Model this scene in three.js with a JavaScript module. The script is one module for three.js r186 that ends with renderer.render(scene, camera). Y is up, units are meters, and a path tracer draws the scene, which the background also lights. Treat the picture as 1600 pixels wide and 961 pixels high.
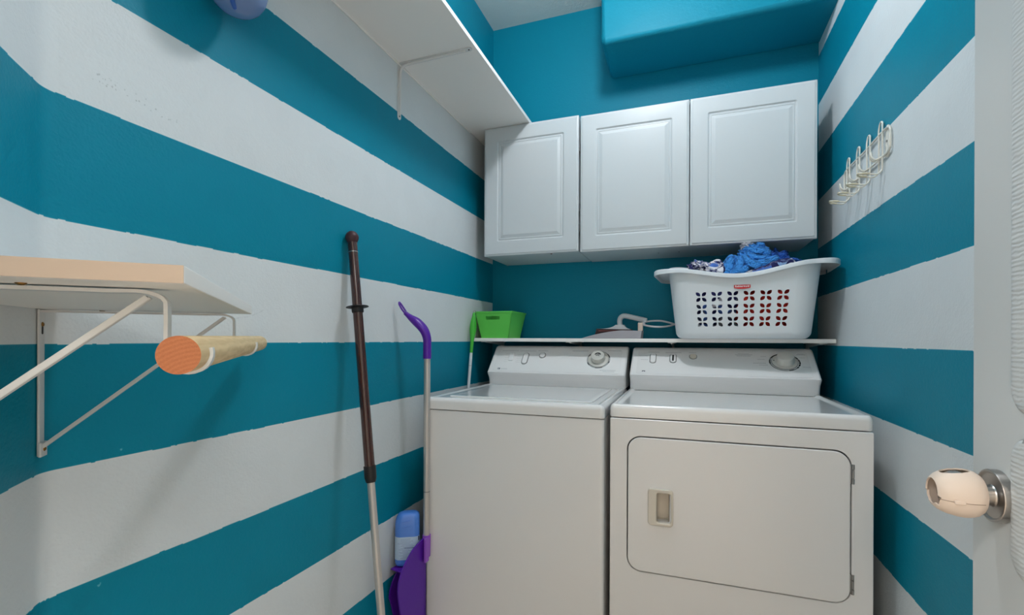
import * as THREE from 'three';
import { mergeGeometries, mergeVertices } from 'three/addons/utils/BufferGeometryUtils.js';
import { RectAreaLightUniformsLib } from 'three/addons/lights/RectAreaLightUniformsLib.js';
import { ImprovedNoise } from 'three/addons/math/ImprovedNoise.js';
import { Brush, Evaluator, SUBTRACTION } from 'three-bvh-csg';

// ---------------------------------------------------------------- camera, exposure, lights
const scene = new THREE.Scene();
scene.background = new THREE.Color(0x000000);
const EYE = 1.115;
const camera = new THREE.PerspectiveCamera(2 * Math.atan(480.5 / 752.63) * 180 / Math.PI, 1600 / 961, 0.02, 30);
camera.rotation.order = 'YXZ';
camera.rotation.set(0, 0.3467, 0.0039);
camera.position.set(0, EYE, 0);
camera.setViewOffset(1600, 961, 0, -50.15, 1600, 961);          // the photograph's lens is shifted: its horizon lies below the middle
camera.updateProjectionMatrix();
const renderer = new THREE.WebGLRenderer({ antialias: true });
renderer.toneMapping = THREE.LinearToneMapping;
renderer.toneMappingExposure = 1.0;
renderer.shadowMap.enabled = true;
RectAreaLightUniformsLib.init();

const LAMP = new THREE.Vector3(-0.18, 2.6, -1.28);              // bulb of the ceiling fixture
const lampLight = new THREE.PointLight(new THREE.Color(0.96, 0.98, 1.03), 2.12, 0, 2);
lampLight.position.copy(LAMP);
lampLight.castShadow = true;
lampLight.shadow.radius = 4;
lampLight.shadow.mapSize.set(2048, 2048);
scene.add(lampLight);
// three added, unseen hallway panels send fill light in through the doorway
const HALL_Y = 2.5, HALL_Z = 0.95, HALL_W = 0.8;
const HALL_FILL = [[0.0, 1.0, [1.0, 0.62, 0.42]], [-1.2, 42.0, [0.97, 0.98, 1.0]], [1.2, 11.0, [0.92, 0.97, 1.0]]];
for (const [x, power, col] of HALL_FILL) {
  const hallFill = new THREE.RectAreaLight(new THREE.Color(...col), power, HALL_W, HALL_W);
  hallFill.position.set(x, HALL_Y - 0.012, HALL_Z);
  hallFill.lookAt(x, 0, HALL_Z);
  scene.add(hallFill);
}

// ---------------------------------------------------------------- dimensions (metres; camera stands at x = 0, z = 0)
const XL = -0.960, XR = 0.523, ZB = -2.353, CEIL = 2.742, DIA = 43 * Math.PI / 180;
const DT = new THREE.Vector3(Math.sin(DIA), 0, Math.cos(DIA));
const S0L = 1.104, S0R = 1.096, STRIPE = 0.2032;
const WT = 0.1;

// ---------------------------------------------------------------- helpers
const V = (x, y, z) => new THREE.Vector3(x, y, z);
let seed = 12345;
const rnd = () => { seed = (seed * 1664525 + 1013904223) >>> 0; return seed / 4294967296; };
const perlin = new ImprovedNoise();
const nz = (x, y, z = 0) => perlin.noise(x, y, z);
const smooth = (a, b, x) => { const t = Math.min(1, Math.max(0, (x - a) / (b - a))); return t * t * (3 - 2 * t); };
const used = {};
function numbered(n) { const k = used[n] || 0; used[n] = k + 1; return k ? n + '_' + String(k).padStart(3, '0') : n; }

function uvBox(g) {
  const p = g.attributes.position, n = g.attributes.normal, uv = new Float32Array(p.count * 2);
  for (let i = 0; i < p.count; i++) {
    const ax = Math.abs(n.getX(i)), ay = Math.abs(n.getY(i)), az = Math.abs(n.getZ(i));
    if (ax >= ay && ax >= az) { uv[2 * i] = p.getZ(i); uv[2 * i + 1] = p.getY(i); }
    else if (ay >= az) { uv[2 * i] = p.getX(i); uv[2 * i + 1] = p.getZ(i); }
    else { uv[2 * i] = p.getX(i); uv[2 * i + 1] = p.getY(i); }
  }
  g.setAttribute('uv', new THREE.BufferAttribute(uv, 2));
  return g;
}
function creased(g, angle) {                                        // normals weighted by face area, split at edges sharper than angle
  const P = g.attributes.position, I = g.index ? g.index.array : Uint32Array.from({ length: P.count }, (_, i) => i), F = I.length / 3, N = new Float32Array(F * 3), U = new Float32Array(F * 3), cs = Math.cos(angle);
  const a = V(0, 0, 0), b = V(0, 0, 0), c = V(0, 0, 0), at = new Map();
  for (let f = 0; f < F; f++) {
    a.fromBufferAttribute(P, I[3 * f]); b.fromBufferAttribute(P, I[3 * f + 1]).sub(a); c.fromBufferAttribute(P, I[3 * f + 2]).sub(a); b.cross(c);
    N.set([b.x, b.y, b.z], 3 * f); b.normalize(); U.set([b.x, b.y, b.z], 3 * f);
    for (let k = 0; k < 3; k++) { const v = I[3 * f + k]; if (!at.has(v)) at.set(v, []); at.get(v).push(f); }
  }
  const pos = new Float32Array(F * 9), nor = new Float32Array(F * 9);
  for (let f = 0; f < F; f++) for (let k = 0; k < 3; k++) {
    const v = I[3 * f + k]; let x = 0, y = 0, z = 0;
    for (const q of at.get(v)) if (U[3 * f] * U[3 * q] + U[3 * f + 1] * U[3 * q + 1] + U[3 * f + 2] * U[3 * q + 2] > cs) { x += N[3 * q]; y += N[3 * q + 1]; z += N[3 * q + 2]; }
    const l = Math.hypot(x, y, z) || 1, o = 9 * f + 3 * k; pos[o] = P.getX(v); pos[o + 1] = P.getY(v); pos[o + 2] = P.getZ(v); nor[o] = x / l; nor[o + 1] = y / l; nor[o + 2] = z / l;
  }
  const q = new THREE.BufferGeometry(); q.setAttribute('position', new THREE.BufferAttribute(pos, 3)); q.setAttribute('normal', new THREE.BufferAttribute(nor, 3)); return q;
}
function prep(g, crease = 0.6) {
  const q = g.clone(); if (q.attributes.uv) q.deleteAttribute('uv'); if (q.attributes.normal) q.deleteAttribute('normal');
  return uvBox(creased(mergeVertices(q, 1e-6), crease));
}
function merge(list) { return mergeGeometries(list.map((g) => { const q = g.index ? g.toNonIndexed() : g; for (const k of Object.keys(q.attributes)) if (!['position', 'normal', 'uv'].includes(k)) q.deleteAttribute(k); return q; })); }
function mesh(name, geos, mat, parent) {
  const g = Array.isArray(geos) ? merge(geos) : geos;
  const m = new THREE.Mesh(g, mat);
  m.name = name; m.castShadow = true; m.receiveShadow = true;
  (parent || scene).add(m);
  return m;
}
function thing(name, label, category, pos = [0, 0, 0], turn = 0, group) {
  const o = new THREE.Group(); o.name = numbered(name); o.position.set(...pos); o.rotation.y = turn;
  o.userData = { label, category }; if (group) o.userData.group = group;
  scene.add(o); return o;
}
function struct(name, geos, mat) { const m = mesh(name, geos, mat); m.userData.kind = 'structure'; return m; }
function box(x0, x1, y0, y1, z0, z1) { const g = new THREE.BoxGeometry(x1 - x0, y1 - y0, z1 - z0); g.translate((x0 + x1) / 2, (y0 + y1) / 2, (z0 + z1) / 2); return prep(g); }
// rounded-rectangle outline and lofts between such outlines (sections lie in xy, stacked along z)
function rr(w, h, r, cx = 0, cy = 0, n = 6) {
  r = Math.max(1e-4, Math.min(r, w / 2 - 1e-4, h / 2 - 1e-4));
  const P = [], c = [[w / 2 - r, h / 2 - r], [-w / 2 + r, h / 2 - r], [-w / 2 + r, -h / 2 + r], [w / 2 - r, -h / 2 + r]];
  for (let k = 0; k < 4; k++) for (let i = 0; i <= n; i++) { const a = (k + i / n) * Math.PI / 2; P.push([cx + c[k][0] + r * Math.cos(a), cy + c[k][1] + r * Math.sin(a)]); }
  return P;
}
function loft(secs, { n = 6, cap0 = true, cap1 = true, crease = 0.6 } = {}) {
  const pos = [], idx = [], N = 4 * (n + 1);
  for (const [w, h, r, z, cx = 0, cy = 0] of secs) for (const [x, y] of rr(w, h, r, cx, cy, n)) pos.push(x, y, z);
  for (let s = 0; s + 1 < secs.length; s++) for (let i = 0; i < N; i++) { const a = s * N + i, b = s * N + (i + 1) % N, c = a + N, d = b + N; idx.push(a, b, d, a, d, c); }
  const cap = (s, flip) => { const [w, h, r, z, cx = 0, cy = 0] = secs[s]; const k = pos.length / 3; pos.push(cx, cy, z); for (let i = 0; i < N; i++) { const a = s * N + i, b = s * N + (i + 1) % N; flip ? idx.push(k, b, a) : idx.push(k, a, b); } };
  if (cap0) cap(0, true); if (cap1) cap(secs.length - 1, false);
  const g = new THREE.BufferGeometry(); g.setAttribute('position', new THREE.Float32BufferAttribute(pos, 3)); g.setIndex(idx);
  return prep(g, crease);
}
// a box with rounded edges, standing between the given corners (bevel b all round)
function rbox(x0, x1, y0, y1, z0, z1, b = 0.004, r = b, n = 3) {
  const w = x1 - x0, h = y1 - y0, d = z1 - z0, k = [0, 0.3, 1];
  const secs = [];
  const st = [[1, 0], [0.29, 0.29], [0, 1]];
  for (const [i, z] of st) secs.push([w - 2 * b * i, h - 2 * b * i, Math.max(r - b * i, 1e-4), b * z]);
  for (const [i, z] of st.slice().reverse()) secs.push([w - 2 * b * i, h - 2 * b * i, Math.max(r - b * i, 1e-4), d - b * z]);
  const g = loft(secs, { n, crease: 0.9 }); g.translate((x0 + x1) / 2, (y0 + y1) / 2, z0); return uvBox(g);
}
function tube(pts, r, { seg = 40, rad = 10, closed = false, caps = true, tension = 0.5, type = 'catmullrom' } = {}) {
  const c = new THREE.CatmullRomCurve3(pts.map((p) => V(...p)), closed, type, tension);
  const gs = [new THREE.TubeGeometry(c, seg, r, rad, closed)];
  if (caps && !closed) for (const [t, s] of [[0, 0], [1, 1]]) { const b = new THREE.SphereGeometry(r, rad, 6); b.translate(...c.getPoint(t).toArray()); gs.push(b); }
  return uvBox(merge(gs));
}
function bar(a, b, r0, r1 = r0, rad = 20, cap = true) {           // tapered round bar between two points
  const A = V(...a), B = V(...b), d = B.clone().sub(A), L = d.length();
  const g = new THREE.CylinderGeometry(r1, r0, L, rad, 1, !cap); g.translate(0, L / 2, 0);
  g.applyQuaternion(new THREE.Quaternion().setFromUnitVectors(V(0, 1, 0), d.normalize())); g.translate(...a);
  return prep(g, 0.7);
}
function strip(a, b, w, t, wdir) {                                  // flat bar with small rounded edges between two points, its width along wdir
  const A = V(...a), B = V(...b), d = B.clone().sub(A), L = d.length(); d.normalize();
  const x = V(...wdir).normalize(), y = new THREE.Vector3().crossVectors(d, x).normalize();
  const g = loft([[w, t, t * 0.4, 0], [w, t, t * 0.4, L]], { n: 2 });
  g.applyMatrix4(new THREE.Matrix4().makeBasis(x, y, d)); g.translate(...a); return uvBox(g);
}
function lathe(prof, seg = 40, crease = 0.7) { return prep(new THREE.LatheGeometry(prof.map(([r, y]) => new THREE.Vector2(Math.max(r, 1e-5), y)), seg), crease); }
function place(g, origin, xAxis, yAxis, zAxis) { g.applyMatrix4(new THREE.Matrix4().makeBasis(xAxis, yAxis, zAxis).setPosition(...origin)); return uvBox(g); }
function ext(shape, depth, bevel = 0, seg = 2, curve = 16) { return prep(new THREE.ExtrudeGeometry(shape, { depth, bevelEnabled: bevel > 0, bevelSize: bevel, bevelThickness: bevel, bevelOffset: -bevel, bevelSegments: seg, curveSegments: curve }), 0.5); }
function rrShape(w, h, r, cx = 0, cy = 0, hole = false) { const s = hole ? new THREE.Path() : new THREE.Shape(); const P = rr(w, h, r, cx, cy, 8); if (hole) P.reverse(); P.forEach(([x, y], i) => i ? s.lineTo(x, y) : s.moveTo(x, y)); s.closePath(); return s; }

// ---------------------------------------------------------------- textures
function dataTex(w, h, fn, srgb) {
  const d = new Uint8Array(w * h * 4);
  for (let y = 0; y < h; y++) for (let x = 0; x < w; x++) { const c = fn(x, y), k = 4 * (y * w + x); d[k] = c[0]; d[k + 1] = c[1]; d[k + 2] = c[2]; d[k + 3] = 255; }
  const t = new THREE.DataTexture(d, w, h); t.wrapS = t.wrapT = THREE.RepeatWrapping; t.magFilter = THREE.LinearFilter; t.minFilter = THREE.LinearMipmapLinearFilter; t.generateMipmaps = true;
  if (srgb) t.colorSpace = THREE.SRGBColorSpace; t.needsUpdate = true; return t;
}
function valueNoise(n, cells, s) {                                  // tileable noise in 0..1
  seed = s; const g = Array.from({ length: cells * cells }, rnd), o = new Float32Array(n * n);
  for (let y = 0; y < n; y++) for (let x = 0; x < n; x++) {
    const u = x / n * cells, v = y / n * cells, i = Math.floor(u), j = Math.floor(v), a = smooth(0, 1, u - i), b = smooth(0, 1, v - j), q = (k, l) => g[(l % cells) * cells + k % cells];
    o[y * n + x] = (q(i, j) * (1 - a) + q(i + 1, j) * a) * (1 - b) + (q(i, j + 1) * (1 - a) + q(i + 1, j + 1) * a) * b;
  }
  return o;
}
function noiseTex(n, layers) {
  const L = layers.map(([c, w], i) => [valueNoise(n, c, 77 + i * 31), w]), tot = layers.reduce((a, [, w]) => a + w, 0);
  return dataTex(n, n, (x, y) => { let v = 0; for (const [m, w] of L) v += m[y * n + x] * w; v = 255 * v / tot; return [v, v, v]; });
}
const peel = noiseTex(512, [[40, 1], [90, 1.1], [180, 0.5]]); peel.repeat.set(3.2, 3.2);
const grainy = noiseTex(256, [[60, 1], [128, 1]]); grainy.repeat.set(12, 12);

const TEAL = [1, 130, 155], WHITE = [214, 220, 222];
// stripes: every 0.2032 m, edges a millimetre or two off straight where the roller went over the tape
function stripeTex(y0, top, wob, marks) {
  const W = 2048, H = 2048, span = 2.56, hh = 2.76;
  const edge = new Map();
  const off = (k, x) => wob * (0.9 * nz(x * 3.1, k * 7.7, wob * 100) + 0.7 * nz(x * 17, k * 3.3, 5) + 0.5 * nz(x * 60, k * 9.1, 9));
  const t = dataTex(W, H, (px, py) => {
    const x = px / W * span, y = py / H * hh;
    const k0 = Math.round((y - y0) / STRIPE), yy = y - off(k0, x);
    const k = Math.floor((yy - y0) / STRIPE);
    let c = (((k % 2) + 2) % 2 === 0 && y < top) ? WHITE : TEAL;
    const j = 1 + 0.012 * nz(x * 9, y * 9, 3);
    return [c[0] * j, c[1] * j, c[2] * j];
  }, true);
  // small scuffs and paint specks that the photograph shows on the wall
  if (marks) for (const [mx, my, r, col] of marks) {
    const cx = ((mx / span) % 1 + 1) % 1 * W, cy = my / hh * H, rx = r / span * W, ry = r / hh * H;
    for (let y = Math.floor(cy - ry - 1); y <= cy + ry + 1; y++) for (let x = Math.floor(cx - rx - 1); x <= cx + rx + 1; x++) {
      const d = Math.hypot((x - cx) / (rx + 0.3), (y - cy) / (ry + 0.3)); if (d > 1 || x < 0 || y < 0 || x >= W || y >= H) continue;
      const q = 4 * (y * W + x), im = t.image.data; for (let c = 0; c < 3; c++) im[q + c] = im[q + c] * 0.5 + col[c] * 0.5;
    }
  }
  t.repeat.set(1 / span, 1 / hh);
  return t;
}
const scuffs = [];
seed = 5;
for (let i = 0; i < 30; i++) { const f = rnd(); scuffs.push([-0.53 - f * 0.15 + (rnd() - 0.5) * 0.01, 1.566 - 0.012 * f * f * 2 + (rnd() - 0.5) * 0.016, 0.0004 + rnd() * 0.0008, [150, 158, 160]]); }
for (let i = 0; i < 24; i++) { const f = i / 24; scuffs.push([-0.81 - f * 0.085, 1.160 + f * 0.026 - 0.006 * Math.sin(f * 3), 0.0006, [170, 176, 180]]); }
scuffs.push([-0.58, 0.9126, 0.0014, [210, 225, 230]], [-0.5455, 0.6836, 0.002, [190, 215, 225]], [-0.548, 0.686, 0.001, [190, 215, 225]]);

// ---------------------------------------------------------------- materials
const std = (o) => new THREE.MeshStandardMaterial(o), phy = (o) => new THREE.MeshPhysicalMaterial(o);
const C = (r, g, b) => new THREE.Color().setRGB(r / 255, g / 255, b / 255, THREE.SRGBColorSpace);
const wallPaint = (map) => phy({ map, roughness: 0.5, bumpMap: peel, bumpScale: 0.0006, specularIntensity: 0.4 });
const M = {
  stripeL: wallPaint(stripeTex(S0L, 2.1201, 0.0017, scuffs)),
  stripeR: wallPaint(stripeTex(S0R, 2.519, 0.0015)),
  teal: phy({ color: C(...TEAL), roughness: 0.5, bumpMap: peel, bumpScale: 0.0005, specularIntensity: 0.4 }),
  ceil: std({ color: C(214, 218, 214), roughness: 0.9, bumpMap: peel, bumpScale: 0.0014 }),
  hall: std({ color: C(224, 220, 212), roughness: 0.8, bumpMap: peel, bumpScale: 0.001 }),
  trim: phy({ color: C(200, 203, 202), roughness: 0.35 }),
  enamel: phy({ color: C(240, 239, 238), roughness: 0.2, clearcoat: 0.8, clearcoatRoughness: 0.08 }),
  enamelFront: phy({ color: C(240, 239, 238), roughness: 0.34, clearcoat: 0.35, clearcoatRoughness: 0.22, bumpMap: grainy, bumpScale: 0.00006, side: THREE.DoubleSide }),
  consoleW: phy({ color: C(240, 239, 238), roughness: 0.28, clearcoat: 0.4, clearcoatRoughness: 0.15 }),
  dark: std({ color: C(16, 16, 17), roughness: 0.7 }),
  handle: phy({ color: C(224, 216, 202), roughness: 0.4, side: THREE.DoubleSide }),
  steel: std({ color: C(150, 150, 150), roughness: 0.35, metalness: 0.9 }),
  nickel: std({ color: C(176, 172, 168), roughness: 0.3, metalness: 1 }),
  brass: std({ color: C(140, 104, 54), roughness: 0.4, metalness: 0.9 }),
  cabinet: phy({ color: C(198, 205, 208), roughness: 0.36, clearcoat: 0.15, clearcoatRoughness: 0.3 }),
  shelf: phy({ color: C(242, 240, 236), roughness: 0.42 }),
  bracket: phy({ color: C(216, 217, 216), roughness: 0.35 }),
  basket: phy({ color: C(222, 228, 232), roughness: 0.42 }),
  green: phy({ color: C(96, 202, 82), roughness: 0.42 }),
  greenGrip: phy({ color: C(62, 176, 52), roughness: 0.4 }),
  purple: phy({ color: C(86, 26, 158), roughness: 0.34 }),
  purpleLight: phy({ color: C(150, 84, 200), roughness: 0.4 }),
  alu: std({ color: C(196, 192, 188), roughness: 0.42, metalness: 0.55 }),
  brown: phy({ color: C(62, 27, 18), roughness: 0.18, clearcoat: 0.5, clearcoatRoughness: 0.15 }),
  ball: phy({ color: C(62, 28, 34), roughness: 0.5 }),
  black: std({ color: C(24, 23, 24), roughness: 0.55 }),
  cover: phy({ color: C(226, 208, 192), roughness: 0.5 }),
  greyPlate: std({ color: C(168, 166, 172), roughness: 0.45 }),
  maroon: std({ color: C(48, 22, 26), roughness: 0.5 }),
  whitePlastic: phy({ color: C(222, 224, 226), roughness: 0.4 }),
  wire: phy({ color: C(226, 224, 214), roughness: 0.38 }),
  hookTip: phy({ color: C(212, 204, 178), roughness: 0.45 }),
  bottleBlue: phy({ color: C(84, 138, 226), roughness: 0.25 }),
  jug: phy({ color: C(130, 158, 206), roughness: 0.2, transmission: 0.35, thickness: 0 }),
  jugRib: phy({ color: C(44, 92, 172), roughness: 0.3 }),
};

// ---------------------------------------------------------------- the room
struct('floor', box(-1.9, 1.9, -0.1, 0, ZB - WT, 2.4), std({
  roughness: 0.45, map: (() => { const m = valueNoise(256, 24, 3), q = valueNoise(256, 90, 8); const t = dataTex(256, 256, (x, y) => { const v = 0.9 + 0.12 * m[y * 256 + x] + 0.06 * q[y * 256 + x]; return [214 * v, 194 * v, 174 * v]; }, true); t.repeat.set(1.4, 1.4); return t; })(),
}));
struct('ceiling', box(XL - WT, XR + WT, CEIL, CEIL + 0.1, ZB - WT, 0.06), M.ceil);
struct('wall_back', box(XL - WT, XR + WT, 0, CEIL, ZB - WT, ZB), M.teal);
struct('wall_left', box(XL - WT, XL, 0, CEIL, ZB, -0.465), M.stripeL);
struct('wall_right', box(XR, XR + WT, 0, CEIL, ZB, 0.04), M.stripeR);
{ // the splayed wall between the left wall and the doorway; uv runs along it
  const L = 0.70, g = new THREE.BoxGeometry(L, CEIL, WT); g.translate(L / 2, CEIL / 2, WT / 2); const Rf = 0.05, tl = Rf * Math.tan(DIA / 2), sh = new THREE.Shape(); sh.moveTo(0, 0);   // soft fillet in the corner with the left wall
  for (let i = 0; i <= 10; i++) { const a = -Math.PI / 2 - DIA * i / 10; sh.lineTo(tl + Rf * Math.cos(a), Rf + Rf * Math.sin(a)); }
  sh.closePath();
  const fl = new THREE.ExtrudeGeometry(sh, { depth: CEIL, bevelEnabled: false }); fl.rotateX(-Math.PI / 2);
  const q = merge([prep(g), prep(fl, 0.5)]);
  const m = struct('wall_diagonal', q, M.stripeL); m.position.set(XL, 0, -0.465); m.rotation.y = -(Math.PI / 2 - DIA);
}
{ // boxed-in soffit above the cabinets, its corners rounded by a bullnose bead
  const g = rbox(-0.347, XR + 0.02, 2.372, CEIL + 0.02, ZB - 0.01, -2.05, 0.022, 0.022, 5);
  struct('wall_soffit', g, M.teal);
}
struct('baseboard_left', [box(XL, XL + 0.013, 0, 0.098, -2.35, -0.47), box(XL, XL + 0.008, 0.098, 0.108, -2.35, -0.47)], M.trim);
struct('baseboard_right', [box(XR - 0.013, XR, 0, 0.098, -2.35, 0.0), box(XR - 0.008, XR, 0.098, 0.108, -2.35, 0.0)], M.trim);
// doorway wall and the hallway that the camera looks in from
const endX = XL + 0.70 * DT.x - 0.02;
struct('wall_front_left', box(-1.9, -0.40, 0, CEIL, 0.02, 0.08), M.hall);
struct('wall_front_right', box(0.43, 1.9, 0, CEIL, 0.02, 0.08), M.hall);
struct('wall_front_top', box(-0.40, 0.43, 2.06, CEIL, -0.06, 0.08), M.hall);
struct('wall_hall_left', box(-1.9, -1.8, 0, CEIL, 0.08, 2.3), M.hall);
struct('wall_hall_right', box(1.8, 1.9, 0, CEIL, 0.08, 2.3), M.hall);
struct('wall_hall_back', box(-1.9, 1.9, 0, CEIL, 2.3, 2.4), M.hall);
struct('ceiling_hall', box(-1.9, 1.9, 2.52, 2.62, 0.08, 2.4), M.hall);
HALL_FILL.forEach(([x], i) => {  // added fixtures out of view, one housing each fill light
  const t = thing('added_fill_panel', ['added unseen fill light panel on the hallway ceiling straight behind the viewer', 'added unseen fill light panel on the hallway ceiling left of the doorway', 'added unseen fill light panel on the hallway ceiling right of the doorway'][i], 'lamp', [x, 0, HALL_Z], 0, 'added hallway fill panels'), h = HALL_W / 2;
  mesh('frame', box(-h - 0.02, h + 0.02, HALL_Y + 0.004, 2.52, -h - 0.02, h + 0.02), M.trim, t);
  mesh('diffuser', box(-h, h, HALL_Y - 0.004, HALL_Y + 0.004, -h, h), std({ color: 0xffffff, emissive: 0xfff0de, emissiveIntensity: 0.8 }), t);
});
{ // ceiling fixture above the middle of the room
  const t = thing('ceiling_lamp', 'round ceiling lamp holder with a small white globe bulb, fixed above the room', 'lamp', [LAMP.x, 0, LAMP.z]);
  mesh('canopy', lathe([[0, CEIL], [0.07, CEIL], [0.07, CEIL - 0.008], [0.058, CEIL - 0.022], [0.03, CEIL - 0.03], [0.024, CEIL - 0.03]]), M.whitePlastic, t);
  mesh('socket', lathe([[0.024, CEIL - 0.03], [0.022, CEIL - 0.085], [0.017, CEIL - 0.09], [0, CEIL - 0.09]]), M.whitePlastic, t);
  const b = new THREE.SphereGeometry(0.05, 32, 20); b.translate(0, LAMP.y, 0);
  mesh('bulb', uvBox(b), std({ color: 0xffffff, emissive: 0xfff6e8, emissiveIntensity: 3 }), t);
}
// ---------------------------------------------------------------- open door on the right
{
  const d = new THREE.Group(); d.name = 'door_1'; d.userData = { kind: 'structure' }; scene.add(d);
  d.position.set(0.387, 0.008, -0.8745); d.rotation.x = 0.0; // local: x into the door, y up, z from latch edge to hinge
  d.rotation.x = -0.0162 * 0; d.rotation.order = 'XYZ';
  const H = 2.03, Wd = 0.762, T = 0.035;
  mesh('leaf', rbox(0.0, T, 0, H, 0, Wd, 0.0025), M.trim, d);
  // embossed grain lines of the moulded panels
  const g1 = valueNoise(256, 64, 41), g2 = valueNoise(256, 16, 43);
  const emb = dataTex(256, 256, (x, y) => { const w = g2[y * 256 + x] * 1.6; const v = 127 + 105 * Math.sin((y / 256 * 10 + w * 0.22) * 2 * Math.PI) * (0.6 + 0.4 * g1[y * 256 + x]); return [v, v, v]; }); emb.repeat.set(9, 17);
  const panelMat = phy({ color: C(200, 203, 202), roughness: 0.38, bumpMap: emb, bumpScale: 0.0006 });
  const rows = [[0.20, 0.66], [0.815, 0.99], [1.018, 1.86]];
  for (const [y0, y1] of rows) for (const [z0, z1] of [[0.089, 0.345], [0.417, 0.673]]) {
    const w = z1 - z0, h = y1 - y0;
    const g = loft([[w, h, 0.03, -0.001], [w - 0.004, h - 0.004, 0.029, 0.002], [w - 0.012, h - 0.012, 0.026, 0.0042], [w - 0.022, h - 0.022, 0.022, 0.0052], [w - 0.05, h - 0.05, 0.015, 0.0056]], { n: 8 });
    place(g, [0, (y0 + y1) / 2, (z0 + z1) / 2], V(0, 0, 1), V(0, 1, 0), V(-1, 0, 0));
    mesh('door_panel', g, panelMat, d);
  }
  const ky = 0.9127 - 0.008, kz = 0.0645, ax = (g) => place(g, [0, ky, kz], V(0, 0, 1), V(-1, 0, 0), V(0, -1, 0));
  const k = mesh('door_knob', ax(lathe([[0.0335, 0], [0.034, 0.001], [0.034, 0.0095], [0.0334, 0.0108], [0.032, 0.0113], [0.0305, 0.0108], [0.0295, 0.0092], [0.028, 0.0086], [0.0145, 0.0086], [0.0128, 0.0105], [0.0115, 0.022], [0.012, 0.027], [0.017, 0.0315], [0.0245, 0.036], [0.0282, 0.043], [0.0278, 0.051], [0.0235, 0.058], [0.0145, 0.0615], [0, 0.062]], 56)), M.nickel, d);
  mesh('latch', rbox(0.006, 0.029, ky - 0.028, ky + 0.028, -0.0012, 0.003, 0.001), M.nickel, d);
}
{ // child-proof cover clipped over the knob
  const t = thing('doorknob_cover', 'beige plastic child-proof cover with oval finger holes clipped over the door knob', 'knob cover', [0.387, 0.9127, -0.81]);
  const P = [[0.0255, 0.0225], [0.0294, 0.0275], [0.0313, 0.034], [0.032, 0.041], [0.0312, 0.050], [0.0283, 0.0595], [0.0243, 0.0665], [0.0195, 0.0715], [0.0168, 0.0725], [0.0168, 0.0705], [0.0185, 0.0695], [0.0228, 0.0650], [0.0266, 0.0583], [0.0295, 0.0495], [0.0303, 0.041], [0.0296, 0.0345], [0.0278, 0.0287], [0.0242, 0.0245], [0.0255, 0.0225]];
  const shell = (a0, a1) => {
    const g = new THREE.LatheGeometry(P.map(([r, y]) => new THREE.Vector2(r, y)), 72); return g;
  };
  const ev = new Evaluator(); ev.attributes = ['position', 'normal']; ev.useGroups = false;
  const strip2 = (g) => { const q = g.clone(); q.deleteAttribute('uv'); const m = mergeVertices(q, 1e-5); m.computeVertexNormals(); return m; };
  let body = new Brush(strip2(shell()));
  body.updateMatrixWorld();
  for (const ang of [Math.PI / 2, -Math.PI / 2]) {                  // oval finger holes top and bottom
    const c = new THREE.CylinderGeometry(1, 1, 0.03, 40); c.scale(0.0125, 1, 0.016);
    c.translate(0, 0.03, 0); c.rotateX(0);
    const m = new THREE.Matrix4().makeBasis(V(0, 0, 1).clone(), V(Math.cos(ang), 0, Math.sin(ang)), V(0, 1, 0)); // y -> radial
    const x = new THREE.Vector3().crossVectors(V(Math.cos(ang), 0, Math.sin(ang)), V(0, 1, 0));
    const b = new THREE.Matrix4().makeBasis(x, V(Math.cos(ang), 0, Math.sin(ang)), V(0, 1, 0)); b.setPosition(0, 0.048, 0);
    c.applyMatrix4(b);
    const cb = new Brush(strip2(c)); cb.updateMatrixWorld(); body = ev.evaluate(body, cb, SUBTRACTION); body.updateMatrixWorld();
  }
  { // slot of the open front end
    for (const a of [0.5, 2.6]) { const c = new THREE.BoxGeometry(0.006, 0.012, 0.014); const cb = new Brush(strip2(c)); cb.position.set(0.017 * Math.cos(a), 0.0705, 0.018 * Math.sin(a)); cb.rotation.y = -a; cb.updateMatrixWorld(); body = ev.evaluate(body, cb, SUBTRACTION); body.updateMatrixWorld(); }
  }
  const ax = (g) => place(g, [0, 0, 0], V(0, 0, 1), V(-1, 0, 0), V(0, -1, 0));
  mesh('shell', ax(prep(body.geometry, 0.6)), M.cover, t);
  mesh('clip', rbox(-0.060, -0.048, -0.0085, -0.003, 0.0290, 0.0316, 0.0012), M.cover, t);
  // moulded parting line between the halves
  const pts = []; for (let i = 1; i < 8; i++) { const [r, y] = P[i]; pts.push([-y, -0.006, Math.sqrt(Math.max(0, r * r - 0.006 * 0.006)) + 0.0001]); }
  mesh('seam', tube(pts, 0.00045, { seg: 24, rad: 6 }), std({ color: C(168, 148, 132), roughness: 0.7 }), t);
}
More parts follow.
